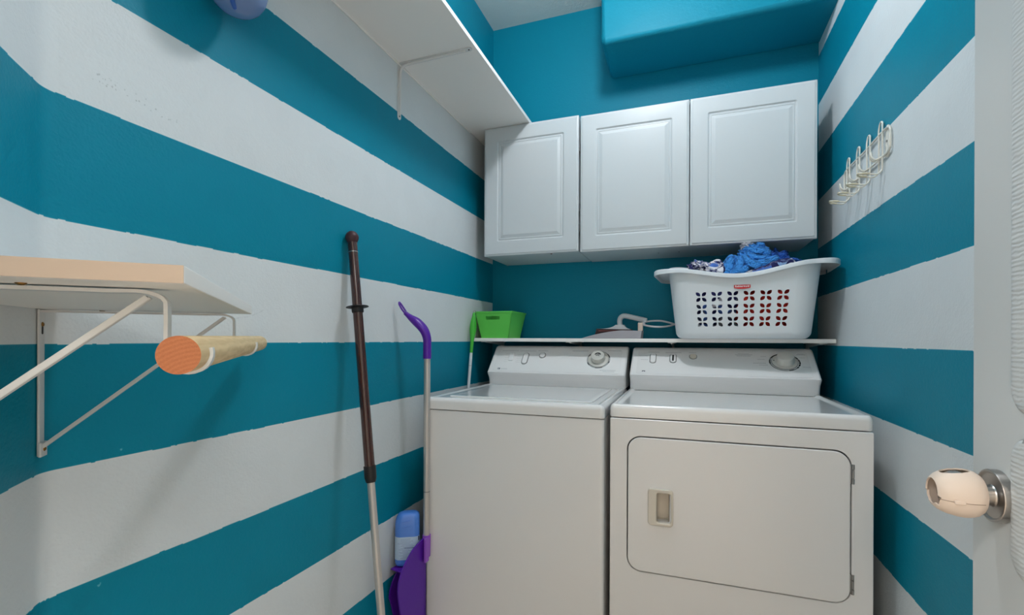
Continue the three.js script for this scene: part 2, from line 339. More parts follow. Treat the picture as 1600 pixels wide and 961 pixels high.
// ---------------------------------------------------------------- upper shelf along the left wall
{
  const t = thing('wall_shelf', 'long white shelf board high along the striped left wall, resting over the cabinet corner', 'shelf', [0, 0, 0]);
  mesh('board', rbox(XL + 0.001, -0.6635, 2.089, 2.105, ZB + 0.002, -0.60, 0.0015), M.shelf, t);
  mesh('cleat', rbox(XL + 0.0005, XL + 0.006, 2.0835, 2.089, -2.06, -0.60, 0.001), M.shelf, t);
  for (const z of [-1.468, -0.80]) {
    const y0 = 2.0885, w = 0.0205;
    // pressed-steel angle: flat flange against wall and board with a hollow rib along both legs
    const legs = [];
    const leg = loft([[w, 0.196, w / 2, 0], [w, 0.196, w / 2, 0.0022]], { n: 8 }); leg.rotateY(Math.PI / 2); leg.translate(XL + 0.0005, y0 - 0.098, z); legs.push(leg);
    const arm = loft([[0.283, w, w / 2, 0], [0.283, w, w / 2, 0.0022]], { n: 8 }); arm.rotateX(Math.PI / 2); arm.translate(XL + 0.1415, y0 - 0.0002, z); legs.push(arm);
    const rib = [[XL + 0.0028, y0 - 0.178, z], [XL + 0.0045, y0 - 0.12, z], [XL + 0.006, y0 - 0.04, z], [XL + 0.014, y0 - 0.014, z], [XL + 0.04, y0 - 0.0062, z], [XL + 0.15, y0 - 0.0045, z], [XL + 0.255, y0 - 0.0028, z]];
    legs.push(tube(rib, 0.0052, { seg: 40, rad: 10 }));
    const b = mesh('bracket', legs.map((g) => uvBox(g)), M.bracket, t);
    for (const p of [[XL + 0.003, y0 - 0.185, z, 1], [XL + 0.003, y0 - 0.06, z - 0.007, 1], [XL + 0.045, y0 - 0.003, z - 0.007, 0], [XL + 0.272, y0 - 0.003, z, 0]]) {
      const s = new THREE.CylinderGeometry(0.0026, 0.0026, 0.0016, 14); if (p[3]) s.rotateZ(Math.PI / 2); s.translate(p[0], p[1], p[2]); mesh('screw', prep(s), M.dark, b);
    }
  }
}
// ---------------------------------------------------------------- wall cabinets
function cabinetDoor(x0, x1, y0, y1, zf, parent) {
  const W = x1 - x0, H = y1 - y0, T = 0.018, k = 0.066;
  const ring = (i, z, r = 0.004) => [W - 2 * i, H - 2 * i, Math.max(r, 0.0008), z];
  const g = loft([ring(0, 0, 0.002), ring(0, T - 0.007, 0.002), ring(0.0012, T - 0.004, 0.003), ring(0.004, T - 0.0028, 0.004), ring(0.0075, T - 0.0022, 0.004), ring(0.0095, T, 0.003),
    ring(k - 0.003, T, 0.008), ring(k, T - 0.0008, 0.007), ring(k + 0.003, T - 0.0042, 0.005), ring(k + 0.0065, T - 0.005, 0.004), ring(k + 0.009, T - 0.0036, 0.003), ring(k + 0.0115, T - 0.0032, 0.002), ring(k + 0.013, T - 0.0044, 0.002), ring(k + 0.017, T - 0.0042, 0.002), ring(k + 0.027, T - 0.0006, 0.001), ring(k + 0.029, T - 0.0002, 0.001)], { n: 4, crease: 0.35 });
  g.translate((x0 + x1) / 2, (y0 + y1) / 2, zf - T); uvBox(g);
  return mesh('door', g, M.cabinet, parent);
}
{
  const zf = -2.055, zb = ZB + 0.001, zc = zf - 0.0205, T = 0.016;
  const carcass = (x0, x1, y0, y1) => [box(x0, x0 + T, y0, y1, zb, zc), box(x1 - T, x1, y0, y1, zb, zc), box(x0 + T, x1 - T, y0, y0 + T, zb, zc), box(x0 + T, x1 - T, y1 - T, y1, zb, zc), box(x0 + T, x1 - T, y0 + T, y1 - T, zb, zb + 0.005)];
  const a = thing('wall_cabinet', 'narrow white single-door wall cabinet at the left corner below the high shelf', 'cabinet');
  mesh('carcass', carcass(-0.877, -0.4405, 1.5, 2.088), M.cabinet, a);
  const da = cabinetDoor(-0.882, -0.4395, 1.498, 2.088, zf + 0.003, a);
  { const s = new THREE.CylinderGeometry(0.004, 0.004, 0.004, 16); s.rotateX(0); s.translate(-0.566, 1.4985, zf - 0.024); mesh('screw_cap', prep(s), std({ color: C(120, 52, 36), roughness: 0.6 }), a); }
  for (const y of [1.60, 1.69, 1.95]) mesh('hinge_plate', rbox(-0.4385, -0.4355, y - 0.018, y + 0.018, zf - 0.034, zf - 0.004, 0.001), M.steel, a);
  const b = thing('wall_cabinet', 'wide white double-door wall cabinet above the laundry basket', 'cabinet');
  mesh('carcass', carcass(-0.4335, 0.450, 1.497, 2.083), M.cabinet, b);
  cabinetDoor(-0.4325, 0.0098, 1.494, 2.083, zf, b);
  cabinetDoor(0.0124, 0.4548, 1.494, 2.083, zf, b);
  for (const x of [-0.115, -0.03]) { const s = new THREE.CylinderGeometry(0.0035, 0.0035, 0.002, 12); s.translate(x, 1.4965, -2.2); mesh('screw', prep(s), M.steel, b); }
}
// ---------------------------------------------------------------- washer and dryer
function printPlate(w, h, draw) {
  const c = document.createElement('canvas'); c.width = 1280; c.height = Math.round(1280 * h / w); const g = c.getContext('2d');
  g.fillStyle = 'rgb(240,239,238)'; g.fillRect(0, 0, c.width, c.height);
  draw(g, (x) => (x + w / 2) / w * c.width, (y) => c.height - y / h * c.height, c.width / w);
  const t = new THREE.CanvasTexture(c); t.colorSpace = THREE.SRGBColorSpace; return t;
}
const micro = (g, x, y, w, h = 3.2, col = 'rgba(92,96,100,0.85)') => { g.fillStyle = col; for (let u = 0; u < w;) { const q = 2.5 + rnd() * 4; g.fillRect(x + u, y - h / 2, Math.min(q, w - u), h); u += q + 1.4; } };
function consoleUnit(parent, x0, x1, deck, prof, fp, fq, draw) {
  // prof: (y, z) outline of the housing; fp, fq: foot and head of the sloping control face
  const s = new THREE.Shape(); prof.forEach(([y, z], i) => i ? s.lineTo(-z, y) : s.moveTo(-z, y)); s.closePath();
  const g = new THREE.ExtrudeGeometry(s, { depth: x1 - x0 - 0.02, bevelEnabled: true, bevelSize: 0.01, bevelThickness: 0.01, bevelOffset: -0.01, bevelSegments: 4 });
  g.rotateY(Math.PI / 2); g.translate(x0 + 0.01, 0, 0);
  // extrude axis is +x after the turn; shape x = -z
  const body = mesh('console', prep(g, 0.5), M.consoleW, parent);
  const dy = fq[0] - fp[0], dz = fq[1] - fp[1], L = Math.hypot(dy, dz), e = V(0, dy / L, dz / L), n = V(0, -dz / L, dy / L);
  const xc = (x0 + x1) / 2, w = x1 - x0 - 0.05, at = (g2, x, v, lift = 0) => place(g2, [x, fp[0] + e.y * v + n.y * lift, fp[1] + e.z * v + n.z * lift], V(1, 0, 0), e, n);
  const pl = loft([[w, L - 0.012, 0.012, 0], [w, L - 0.012, 0.012, 0.0006]], { n: 6 });
  const uv = pl.attributes.uv, p = pl.attributes.position; 
  const uvs = new Float32Array(uv.count * 2); for (let i = 0; i < uv.count; i++) { uvs[2 * i] = p.getX(i) / w + 0.5; uvs[2 * i + 1] = p.getY(i) / (L - 0.012) + 0.5; }
  at(pl, xc, L / 2, 0.0); pl.setAttribute('uv', new THREE.BufferAttribute(uvs, 2));
  const tex = printPlate(w, L - 0.012, (gx, X, Y, k) => draw(gx, (x) => X(x - xc), (v) => Y(v - 0.006), k));
  mesh('control_panel', pl, phy({ map: tex, roughness: 0.26, clearcoat: 0.4, clearcoatRoughness: 0.12 }), body);
  return { body, at };
}
function deckLoft(w, d, h, r, secs, cap0 = true) { // rounded top lid: loops given as [inset, height]
  const g = loft(secs.map(([i, y]) => [w - 2 * i, d - 2 * i, Math.max(r - i, 0.003), y]), { n: 6, crease: 0.7, cap0 }); g.rotateX(-Math.PI / 2); return uvBox(g);
}
seed = 99;
{ // WASHER
  const x0 = -0.8598, x1 = -0.237, zf = -1.4889, zb = -2.1065, w = x1 - x0, d = zf - zb, xc = (x0 + x1) / 2;
  const t = thing('washing_machine', 'white top-loading washing machine standing left of the dryer', 'washing machine');
  const bd = loft([[w, d, 0.011, 0.02], [w, d, 0.011, 0.8675], [w - 0.003, d - 0.003, 0.01, 0.8689], [w - 0.05, d - 0.05, 0.006, 0.8689]], { n: 6, cap1: false }); bd.rotateX(-Math.PI / 2); bd.translate(xc, 0, (zf + zb) / 2);
  mesh('cabinet_body', uvBox(bd), M.enamelFront, t);
  const top = deckLoft(w + 0.004, d + 0.004, 0, 0.014, [[0.03, 0.8718], [0.001, 0.8718], [0, 0.8737], [0, 0.8976], [0.002, 0.9053], [0.007, 0.9112], [0.014, 0.9134], [0.02, 0.9125], [0.026, 0.9096], [0.032, 0.9091]], false); top.translate(xc, 0, (zf + zb) / 2);
  mesh('top_deck', top, M.enamel, t);
  // hinged lid lying in the deck
  const lx0 = -0.8062, lx1 = -0.2873, lz0 = -2.006, lz1 = -1.5531, lw = lx1 - lx0, ld = lz1 - lz0;
  const lid = deckLoft(lw, ld, 0, 0.02, [[0, 0.9082], [0, 0.9122], [0.002, 0.9137], [0.008, 0.9145], [0.02, 0.9145], [0.028, 0.9139], [0.06, 0.9135]]); lid.translate((lx0 + lx1) / 2, 0, (lz0 + lz1) / 2);
  mesh('lid', lid, M.enamel, t);
  for (const [fx, fz] of [[x0 + 0.05, zf - 0.05], [x1 - 0.05, zf - 0.05], [x0 + 0.05, zb + 0.05], [x1 - 0.05, zb + 0.05]]) { const f = new THREE.CylinderGeometry(0.018, 0.022, 0.021, 20); f.translate(fx, 0.0105, fz); mesh('foot', prep(f), M.black, t); }
  { const s = new THREE.CylinderGeometry(0.006, 0.006, 0.003, 16); s.rotateX(Math.PI / 2); s.translate(x0 + 0.032, 0.112, zf + 0.001); mesh('screw', prep(s), M.whitePlastic, t); }
  const fp = [0.9685, -2.0318], fq = [1.0767, -2.14];
  const prof = [[0.9082, -2.0586], [0.9235, -2.0558], [0.9398, -2.051], [0.9513, -2.0404], [0.9599, -2.0333], [0.9675, -2.0313], [0.9752, -2.0392], [1.0643, -2.1282], [1.0748, -2.1386], [1.0824, -2.1482], [1.0853, -2.1601], [1.0853, -2.1908], [1.0796, -2.1984], [0.9082, -2.2022]];
  const { body, at } = consoleUnit(t, -0.8565, -0.2355, 0.912, prof, fp, fq, (g, X, Y, k) => {
    const K = (v) => v * k;
    micro(g, X(-0.8139), Y(0.1331), K(0.0814)); micro(g, X(-0.7258), Y(0.1331), K(0.0785)); micro(g, X(-0.6396), Y(0.135), K(0.0479));
    for (let i = 0; i < 5; i++) { micro(g, X(-0.7909), Y(0.113 - i * 0.0124), K(0.0192), 2.4, 'rgba(150,152,156,0.6)'); micro(g, X(-0.7325), Y(0.107 - i * 0.0115), K(0.0211), 2.4, 'rgba(150,152,156,0.6)'); }
    micro(g, X(-0.4788), Y(0.136), K(0.0718), 4); micro(g, X(-0.2585), Y(0.1388), K(-0) + 1); micro(g, X(-0.3208), Y(0.1398), K(0.0575));
    micro(g, X(-0.3447), Y(0.0249), K(0.067), 2.6); micro(g, X(-0.3303), Y(0.0172), K(0.0479), 2.6);
    g.fillStyle = 'rgb(92,96,104)'; g.fillRect(X(-0.8091), Y(0.0249), K(0.0124), K(0.0096)); g.fillStyle = 'rgb(240,239,238)'; g.fillRect(X(-0.8067), Y(0.0225), K(0.0029), K(0.0062)); micro(g, X(-0.7928), Y(0.0196), K(0.0306), 4, 'rgba(110,114,120,0.8)');
    // ring of the timer dial, printed with darker arcs
    const cx = X(-0.3571), cy = Y(0.0862); g.lineWidth = K(0.0038); g.strokeStyle = 'rgb(176,178,178)'; g.beginPath(); g.arc(cx, cy, K(0.0488), 0, 7); g.stroke();
    g.strokeStyle = 'rgb(70,72,74)'; for (const [a, b] of [[3.5, 3.85], [-0.75, -0.25], [2.4, 2.75], [1.1, 1.75], [0.2, 0.42]]) { g.beginPath(); g.arc(cx, cy, K(0.0488), a, b); g.stroke(); }
  });
  mesh('rocker_switch', [at(rbox(-0.011, 0.011, -0.024, 0.024, 0.0006, 0.004, 0.0015, 0.003), -0.7593, 0.0938), at(rbox(-0.010, 0.010, -0.004, 0.004, 0.003, 0.008, 0.0015), -0.7564, 0.1092)], M.consoleW, body);
  const oblong = (x, v, w2, h2) => {
    mesh('switch_rim', at(ext((() => { const s = rrShape(w2 + 0.006, h2 + 0.006, (w2 + 0.006) / 2); s.holes.push(rrShape(w2, h2, w2 / 2, 0, 0, true)); return s; })(), 0.001), x, v, 0.0004), M.steel, body);
    mesh('push_button', at(loft([[w2 - 0.001, h2 - 0.001, w2 / 2, 0], [w2 - 0.001, h2 - 0.001, w2 / 2, 0.004], [w2 - 0.005, h2 - 0.005, w2 / 2, 0.0055]], { n: 8 }), x, v), M.consoleW, body);
  };
  oblong(-0.6904, 0.0843, 0.0239, 0.0651); oblong(-0.6128, 0.1053, 0.0259, 0.0287);
  const dial = at((() => { const g = lathe([[0.045, 0.0005], [0.045, 0.003], [0.042, 0.005], [0.030, 0.006], [0.029, 0.026], [0.0275, 0.029], [0.024, 0.03], [0, 0.03]], 48); g.rotateX(Math.PI / 2); return g; })(), -0.3571, 0.0862);
  const dk = mesh('timer_dial', dial, M.handle.clone(), body); dk.material = phy({ color: C(206, 204, 196), roughness: 0.35 });
  mesh('dial_seam', at((() => { const g = new THREE.TorusGeometry(0.0455, 0.0009, 8, 64); return prep(g); })(), -0.3571, 0.0862, 0.001), M.steel, body);
  { // worn print on the dial's cap
    const c = document.createElement('canvas'); c.width = c.height = 128; const g = c.getContext('2d'); g.fillStyle = 'rgb(206,204,196)'; g.fillRect(0, 0, 128, 128);
    g.strokeStyle = 'rgb(44,42,42)'; g.lineWidth = 20; g.beginPath(); g.arc(66, 64, 30, 3.2, 6.2); g.stroke(); g.lineWidth = 9; g.beginPath(); g.moveTo(58, 50); g.lineTo(60, 82); g.moveTo(72, 44); g.lineTo(78, 84); g.stroke(); g.fillStyle = 'rgb(70,66,64)'; g.fillRect(40, 74, 12, 8); g.fillRect(84, 78, 8, 8);
    const tx = new THREE.CanvasTexture(c); tx.colorSpace = THREE.SRGBColorSpace;
    const cp = new THREE.CylinderGeometry(0.021, 0.022, 0.0012, 40); cp.rotateX(Math.PI / 2); const q = prep(cp), p = q.attributes.position, uv = new Float32Array(p.count * 2); for (let i = 0; i < p.count; i++) { uv[2 * i] = p.getX(i) / 0.044 + 0.5; uv[2 * i + 1] = p.getY(i) / 0.044 + 0.5; }
    at(q, -0.3571, 0.0862, 0.0304); q.setAttribute('uv', new THREE.BufferAttribute(uv, 2)); mesh('dial_cap', q, std({ map: tx, roughness: 0.4 }), body);
  }
}
{ // DRYER
  const x0 = -0.2215, x1 = 0.4665, zf = -1.518, zb = -2.22, w = x1 - x0, d = zf - zb, xc = (x0 + x1) / 2;
  const t = thing('clothes_dryer', 'white front-loading clothes dryer standing right of the washing machine', 'clothes dryer');
  // sheet-metal shell: hollow, so the seams round the door and under the top open into its inside
  const zi = zf - 0.022, inner = [box(x0 + 0.001, x0 + 0.003, 0.02, 0.8735, zb, zi), box(x1 - 0.003, x1 - 0.001, 0.02, 0.8735, zb, zi), box(x0 + 0.003, x1 - 0.003, 0.02, 0.8735, zb, zb + 0.002), box(x0 + 0.003, x1 - 0.003, 0.02, 0.022, zb + 0.002, zi)];
  const front = new THREE.Shape(); rr(w, 0.8535, 0.004, 0, 0, 3).forEach(([x, y], i) => i ? front.lineTo(x, y) : front.moveTo(x, y)); front.closePath();
  const dx0 = -0.1695, dx1 = 0.4168, dy0 = 0.4085, dy1 = 0.8215, dw = dx1 - dx0, dh = dy1 - dy0, dcx = (dx0 + dx1) / 2, dcy = (dy0 + dy1) / 2;
  front.holes.push(rrShape(dw, dh, 0.042, dcx - xc, dcy - 0.44675, true));
  const fg = ext(front, 0.022, 0.003, 3); fg.translate(xc, 0.44675, zf - 0.022);
  mesh('cabinet_body', [...inner, uvBox(fg)], M.enamelFront, t);
  // drop door with a cut-out for the pull
  const g0 = 0.0032, ds = rrShape(dw - 2 * g0, dh - 2 * g0, 0.039, 0, 0), hx = -0.0705 - dcx, hy = 0.613 - dcy;
  ds.holes.push(rrShape(0.052, 0.088, 0.006, hx, hy, true));
  const dg = ext(ds, 0.022, 0.0028, 4); dg.translate(dcx, dcy, zf - 0.0195);
  const door = mesh('door', uvBox(dg), M.enamelFront, t);
  { // cream pull: raised rim, thumb bar on its left, pocket on its right
    const s = rrShape(0.073, 0.110, 0.011); s.holes.push(rrShape(0.040, 0.088, 0.006, 0.0095, -0.001, true));
    const rim = ext(s, 0.009, 0.0035, 4); rim.translate(-0.0705, 0.6135, zf + 0.0015);
    const bump = loft([[0.026, 0.098, 0.008, 0], [0.024, 0.096, 0.008, 0.004], [0.016, 0.088, 0.006, 0.0062]], { n: 5 }); bump.translate(-0.0705 - 0.023, 0.6125, zf + 0.0065);
    const pocket = loft([[0.044, 0.084, 0.010, 0], [0.050, 0.089, 0.008, 0.006], [0.0515, 0.090, 0.007, 0.034]], { cap1: false }); pocket.translate(-0.0705, 0.6130, zf - 0.032);
    const apron = ext((() => { const q = rrShape(0.083, 0.120, 0.015); q.holes.push(rrShape(0.07, 0.107, 0.010, 0, 0, true)); return q; })(), 0.0014, 0.0006, 2); apron.translate(-0.0705, 0.6130, zf + 0.0022);
    const h = mesh('handle', [uvBox(rim), uvBox(bump), uvBox(pocket)], M.handle, door);
    mesh('handle_apron', uvBox(apron), M.enamelFront, door);
  }
  for (const [hx2, hy2] of [[0.4182, 0.760], [0.4182, 0.466]]) {
    mesh('hinge', [rbox(hx2 - 0.005, hx2 + 0.004, hy2 - 0.026, hy2 + 0.026, zf - 0.003, zf + 0.0035, 0.001), bar([hx2 + 0.001, hy2 - 0.011, zf + 0.004], [hx2 + 0.001, hy2 + 0.011, zf + 0.004], 0.0032), bar([hx2 + 0.001, hy2 - 0.026, zf + 0.004], [hx2 + 0.001, hy2 - 0.013, zf + 0.004], 0.0036), bar([hx2 + 0.001, hy2 + 0.013, zf + 0.004], [hx2 + 0.001, hy2 + 0.026, zf + 0.004], 0.0036)], M.steel, door);
  }
  const top = deckLoft(w + 0.004, d + 0.004, 0, 0.016, [[0.03, 0.8768], [0.001, 0.8768], [0, 0.8782], [0, 0.902], [0.002, 0.9095], [0.006, 0.9148], [0.011, 0.9168], [0.017, 0.9166], [0.022, 0.914], [0.028, 0.9105], [0.034, 0.91]], false); top.translate(xc, 0, (zf + zb) / 2);
  mesh('top_deck', top, M.enamel, t);
  for (const [fx, fz] of [[x0 + 0.05, zf - 0.06], [x1 - 0.05, zf - 0.06], [x0 + 0.05, zb + 0.05], [x1 - 0.05, zb + 0.05]]) { const f = new THREE.CylinderGeometry(0.018, 0.022, 0.021, 20); f.translate(fx, 0.0105, fz); mesh('foot', prep(f), M.black, t); }
  const fp = [0.976, -2.003], fq = [1.075, -2.14];
  const prof = [[0.911, -2.034], [0.93, -2.0315], [0.946, -2.026], [0.957, -2.0155], [0.966, -2.006], [0.9745, -2.0025], [0.982, -2.0118], [1.064, -2.1253], [1.073, -2.1378], [1.080, -2.150], [1.083, -2.163], [1.083, -2.20], [1.078, -2.209], [0.911, -2.215]];
  const { body, at } = consoleUnit(t, -0.2165, 0.4615, 0.915, prof, fp, fq, (g, X, Y, k) => {
    const K = (v) => v * k;
    micro(g, X(-0.15), Y(0.15), K(0.045)); micro(g, X(-0.08), Y(0.148), K(0.062)); micro(g, X(0.012), Y(0.149), K(0.028));
    micro(g, X(-0.185), Y(0.122), K(0.035), 2.4); micro(g, X(-0.178), Y(0.098), K(0.03), 2.4); micro(g, X(-0.082), Y(0.118), K(0.016), 2.4);
    g.fillStyle = 'rgb(92,96,104)'; g.fillRect(X(-0.168), Y(0.026), K(0.012), K(0.008)); g.fillStyle = 'rgb(240,239,238)'; g.fillRect(X(-0.1655), Y(0.0215), K(0.007), K(0.004));
    micro(g, X(0.195), Y(0.146), K(0.04), 2.4); micro(g, X(0.185), Y(0.139), K(0.062), 2.8); micro(g, X(0.19), Y(0.132), K(0.05), 2.8);
    micro(g, X(0.445 - 0.045), Y(0.143), K(0.03), 3); micro(g, X(0.405), Y(0.149), K(0.02), 2.4);
    micro(g, X(0.245), Y(0.088), K(0.045), 3); micro(g, X(0.265), Y(0.077), K(0.03), 3); micro(g, X(0.41), Y(0.068), K(0.036), 2.6);
    micro(g, X(0.275), Y(0.13), K(0.02), 2.4); micro(g, X(0.262), Y(0.112), K(0.026), 2.4); micro(g, X(0.405), Y(0.125), K(0.02), 2.4);
    const cx = X(0.354), cy = Y(0.096); g.lineWidth = K(0.0055); g.strokeStyle = 'rgb(150,150,148)'; g.beginPath(); g.arc(cx, cy, K(0.0505), 0, 7); g.stroke();
    g.strokeStyle = 'rgb(34,34,36)'; for (const [a, b] of [[-2.6, -1.5], [2.95, 3.4], [-0.65, -0.4], [-0.3, -0.1], [-0.02, 0.18], [0.26, 0.46], [0.6, 0.72], [1.05, 1.4]]) { g.beginPath(); g.arc(cx, cy, K(0.0505), a, b); g.stroke(); }
  });
  const oblong = (x, v, w2, h2, m) => {
    mesh('switch_rim', at(ext((() => { const s = rrShape(w2 + 0.005, h2 + 0.005, (w2 + 0.005) / 2); s.holes.push(rrShape(w2, h2, w2 / 2, 0, 0, true)); return s; })(), 0.001), x, v, 0.0004), M.steel, body);
    mesh('push_button', at(loft([[w2 - 0.001, h2 - 0.001, w2 / 2, 0], [w2 - 0.001, h2 - 0.001, w2 / 2, 0.004], [w2 - 0.005, h2 - 0.005, w2 / 2, 0.0055]], { n: 8 }), x, v), m, body);
  };
  oblong(-0.129, 0.107, 0.022, 0.062, M.consoleW); oblong(0.0275, 0.122, 0.026, 0.03, M.handle);
  oblong(-0.050, 0.108, 0.022, 0.056, M.consoleW); mesh('switch_slot', at(rbox(-0.0035, 0.0035, -0.019, 0.019, 0.004, 0.0075, 0.001, 0.003), -0.050, 0.106), M.dark, body);
  const dial = at((() => { const g = lathe([[0.044, 0.0005], [0.044, 0.003], [0.0405, 0.0055], [0.0335, 0.006], [0.031, 0.012], [0.0295, 0.026], [0.0285, 0.030], [0.025, 0.0325], [0, 0.0335]], 56); g.rotateX(Math.PI / 2); return g; })(), 0.354, 0.096);
  mesh('timer_dial', dial, phy({ color: C(214, 210, 202), roughness: 0.35 }), body);
  mesh('dial_seam', at(prep(new THREE.TorusGeometry(0.0445, 0.0009, 8, 64)), 0.354, 0.096, 0.001), M.black, body);
  { const s = new THREE.CylinderGeometry(0.0022, 0.0022, 0.001, 12); s.rotateX(Math.PI / 2); mesh('dial_mark', at(prep(s), 0.317, 0.1, 0.0056), M.dark, body); }
}
// ---------------------------------------------------------------- shelf above the consoles
const SHY = 1.1215, SHZ = -2.068;
{
  const t = thing('wall_shelf', 'white shelf board along the teal back wall just above the washer and dryer panels', 'shelf');
  mesh('board', rbox(XL + 0.006, XR - 0.004, SHY - 0.0155, SHY, ZB + 0.002, SHZ, 0.0015), M.shelf, t);
  for (const x of [-0.895, -0.487, -0.056, 0.482]) {
    const y0 = SHY - 0.016;
    const pr = new THREE.Shape(); pr.moveTo(0, 0); pr.lineTo(0.245, 0); pr.lineTo(0.245, -0.004); pr.lineTo(0.03, -0.02); pr.lineTo(0.012, -0.15); pr.lineTo(0, -0.15); pr.closePath();
    const web = ext(pr, 0.006, 0.0015, 2); web.rotateY(-Math.PI / 2); web.translate(x + 0.003, y0, ZB + 0.001);
    const fl = loft([[0.030, 0.272, 0.012, 0], [0.030, 0.272, 0.012, 0.0025]], { n: 5 }); fl.rotateX(Math.PI / 2); fl.translate(x, y0, ZB + 0.138);
    mesh('bracket', [uvBox(web), uvBox(fl)], M.bracket, t);
  }
}
// ---------------------------------------------------------------- angled closet shelf on the splayed wall (local: x along the wall towards the door, z = minus distance from wall)
const DTURN = -(Math.PI / 2 - DIA);
{
  const t = thing('closet_shelf', 'short white shelf with a tan end on two rod brackets on the left angled wall', 'shelf', [XL, 0, -0.465], DTURN);
  const B = 1.160;
  mesh('board', rbox(-0.0135, 0.5235, B, B + 0.0152, -0.2925, -0.001, 0.0012), M.shelf, t);
  mesh('end_band', rbox(0.5236, 0.5248, B + 0.0002, B + 0.015, -0.2922, -0.0012, 0.0004), phy({ color: C(190, 172, 154), roughness: 0.5 }), t);
  const rodN = (tt) => 0.285, rodY = (tt) => 1.1045 - 0.0038 * (tt + 0.255) / 0.761;
  for (const tt of [0.011, 0.460]) {
    const w = 0.0165, y1 = B - 0.0003, n1 = 0.266, cn = rodN(tt), cy = rodY(tt), r = 0.0178;
    const plate = rbox(tt - w / 2, tt + w / 2, 0.930, y1, -0.0045, -0.001, 0.0012);
    const foot = rbox(tt - w / 2 - 0.002, tt + w / 2 + 0.002, 0.929, 0.952, -0.0075, -0.0035, 0.0012);
    // channel arm under the board, folding down at its end into the rod cup
    const path = [[tt, y1 - 0.003, -0.002], [tt, y1 - 0.003, -0.10], [tt, y1 - 0.003, -0.22], [tt, y1 - 0.0035, -n1 + 0.012], [tt, y1 - 0.010, -n1], [tt, y1 - 0.02, -n1 - 0.001], [tt, cy + 0.012, -n1 - 0.001]];
    const ang0 = Math.PI * 1.0, pts = path.map((p) => p.slice());
    for (let i = 0; i <= 10; i++) { const a = Math.PI * (1.02 + i / 10 * 1.08); pts.push([tt, cy + r * Math.sin(a), -(cn + r * Math.cos(a))]); }
    const curve = new THREE.CatmullRomCurve3(pts.map((p) => V(...p)), false, 'centripetal'), N = 90, pos = [], idx = [];
    for (let i = 0; i <= N; i++) {
      const u = i / N, p = curve.getPointAt(u), tg = curve.getTangentAt(u), nn = V(0, -tg.z, tg.y).normalize(); // normal in the bracket's plane
      const hw = (w / 2) * 0.84 * (u > 0.97 ? 0.75 : 1), h = 0.0016;
      for (const [sx, sn] of [[-hw, -h], [hw, -h], [hw, h], [-hw, h]]) pos.push(p.x + sx, p.y + nn.y * sn, p.z + nn.z * sn);
      if (i < N) for (let k = 0; k < 4; k++) { const a = i * 4 + k, b = i * 4 + (k + 1) % 4; idx.push(a, b, b + 4, a, b + 4, a + 4); }
    }
    idx.push(0, 2, 1, 0, 3, 2); const e = N * 4; idx.push(e, e + 1, e + 2, e, e + 2, e + 3);
    let sg = new THREE.BufferGeometry(); sg.setAttribute('position', new THREE.Float32BufferAttribute(pos, 3)); sg.setIndex(idx); sg = prep(sg, 0.7);
    const b = mesh('bracket', [plate, foot, sg], M.bracket, t);
    // diagonal brace, a shallow channel
    mesh('brace', [strip([tt, 0.943, -0.007], [tt, y1 - 0.008, -n1 + 0.012], 0.0075, 0.0025, [1, 0, 0]), strip([tt - 0.0033, 0.945, -0.0062], [tt - 0.0033, y1 - 0.0075, -n1 + 0.014], 0.0014, 0.005, [1, 0, 0]), strip([tt + 0.0033, 0.945, -0.0062], [tt + 0.0033, y1 - 0.0075, -n1 + 0.014], 0.0014, 0.005, [1, 0, 0])], M.bracket, b);
    const scr = (x, y, z, dir) => { const s = lathe([[0, 0.0022], [0.002, 0.002], [0.0036, 0.0008], [0.0038, 0], [0, 0]], 16); if (dir === 'n') s.rotateX(-Math.PI / 2); else s.rotateX(Math.PI); s.translate(x, y, z); mesh('screw', uvBox(s), M.brass, b); };
    scr(tt, 0.941, -0.0076, 'n'); scr(tt, 1.136, -0.0046, 'n'); scr(tt - 0.014, B, -0.075, 'd'); scr(tt + 0.014, B, -0.17, 'd');
    const sl = loft([[0.0045, 0.017, 0.0022, 0], [0.0045, 0.017, 0.0022, 0.0005]], { n: 4 }); sl.rotateY(Math.PI); sl.translate(tt, 1.129, -0.0045); mesh('slot', uvBox(sl), M.dark, b);
  }
}
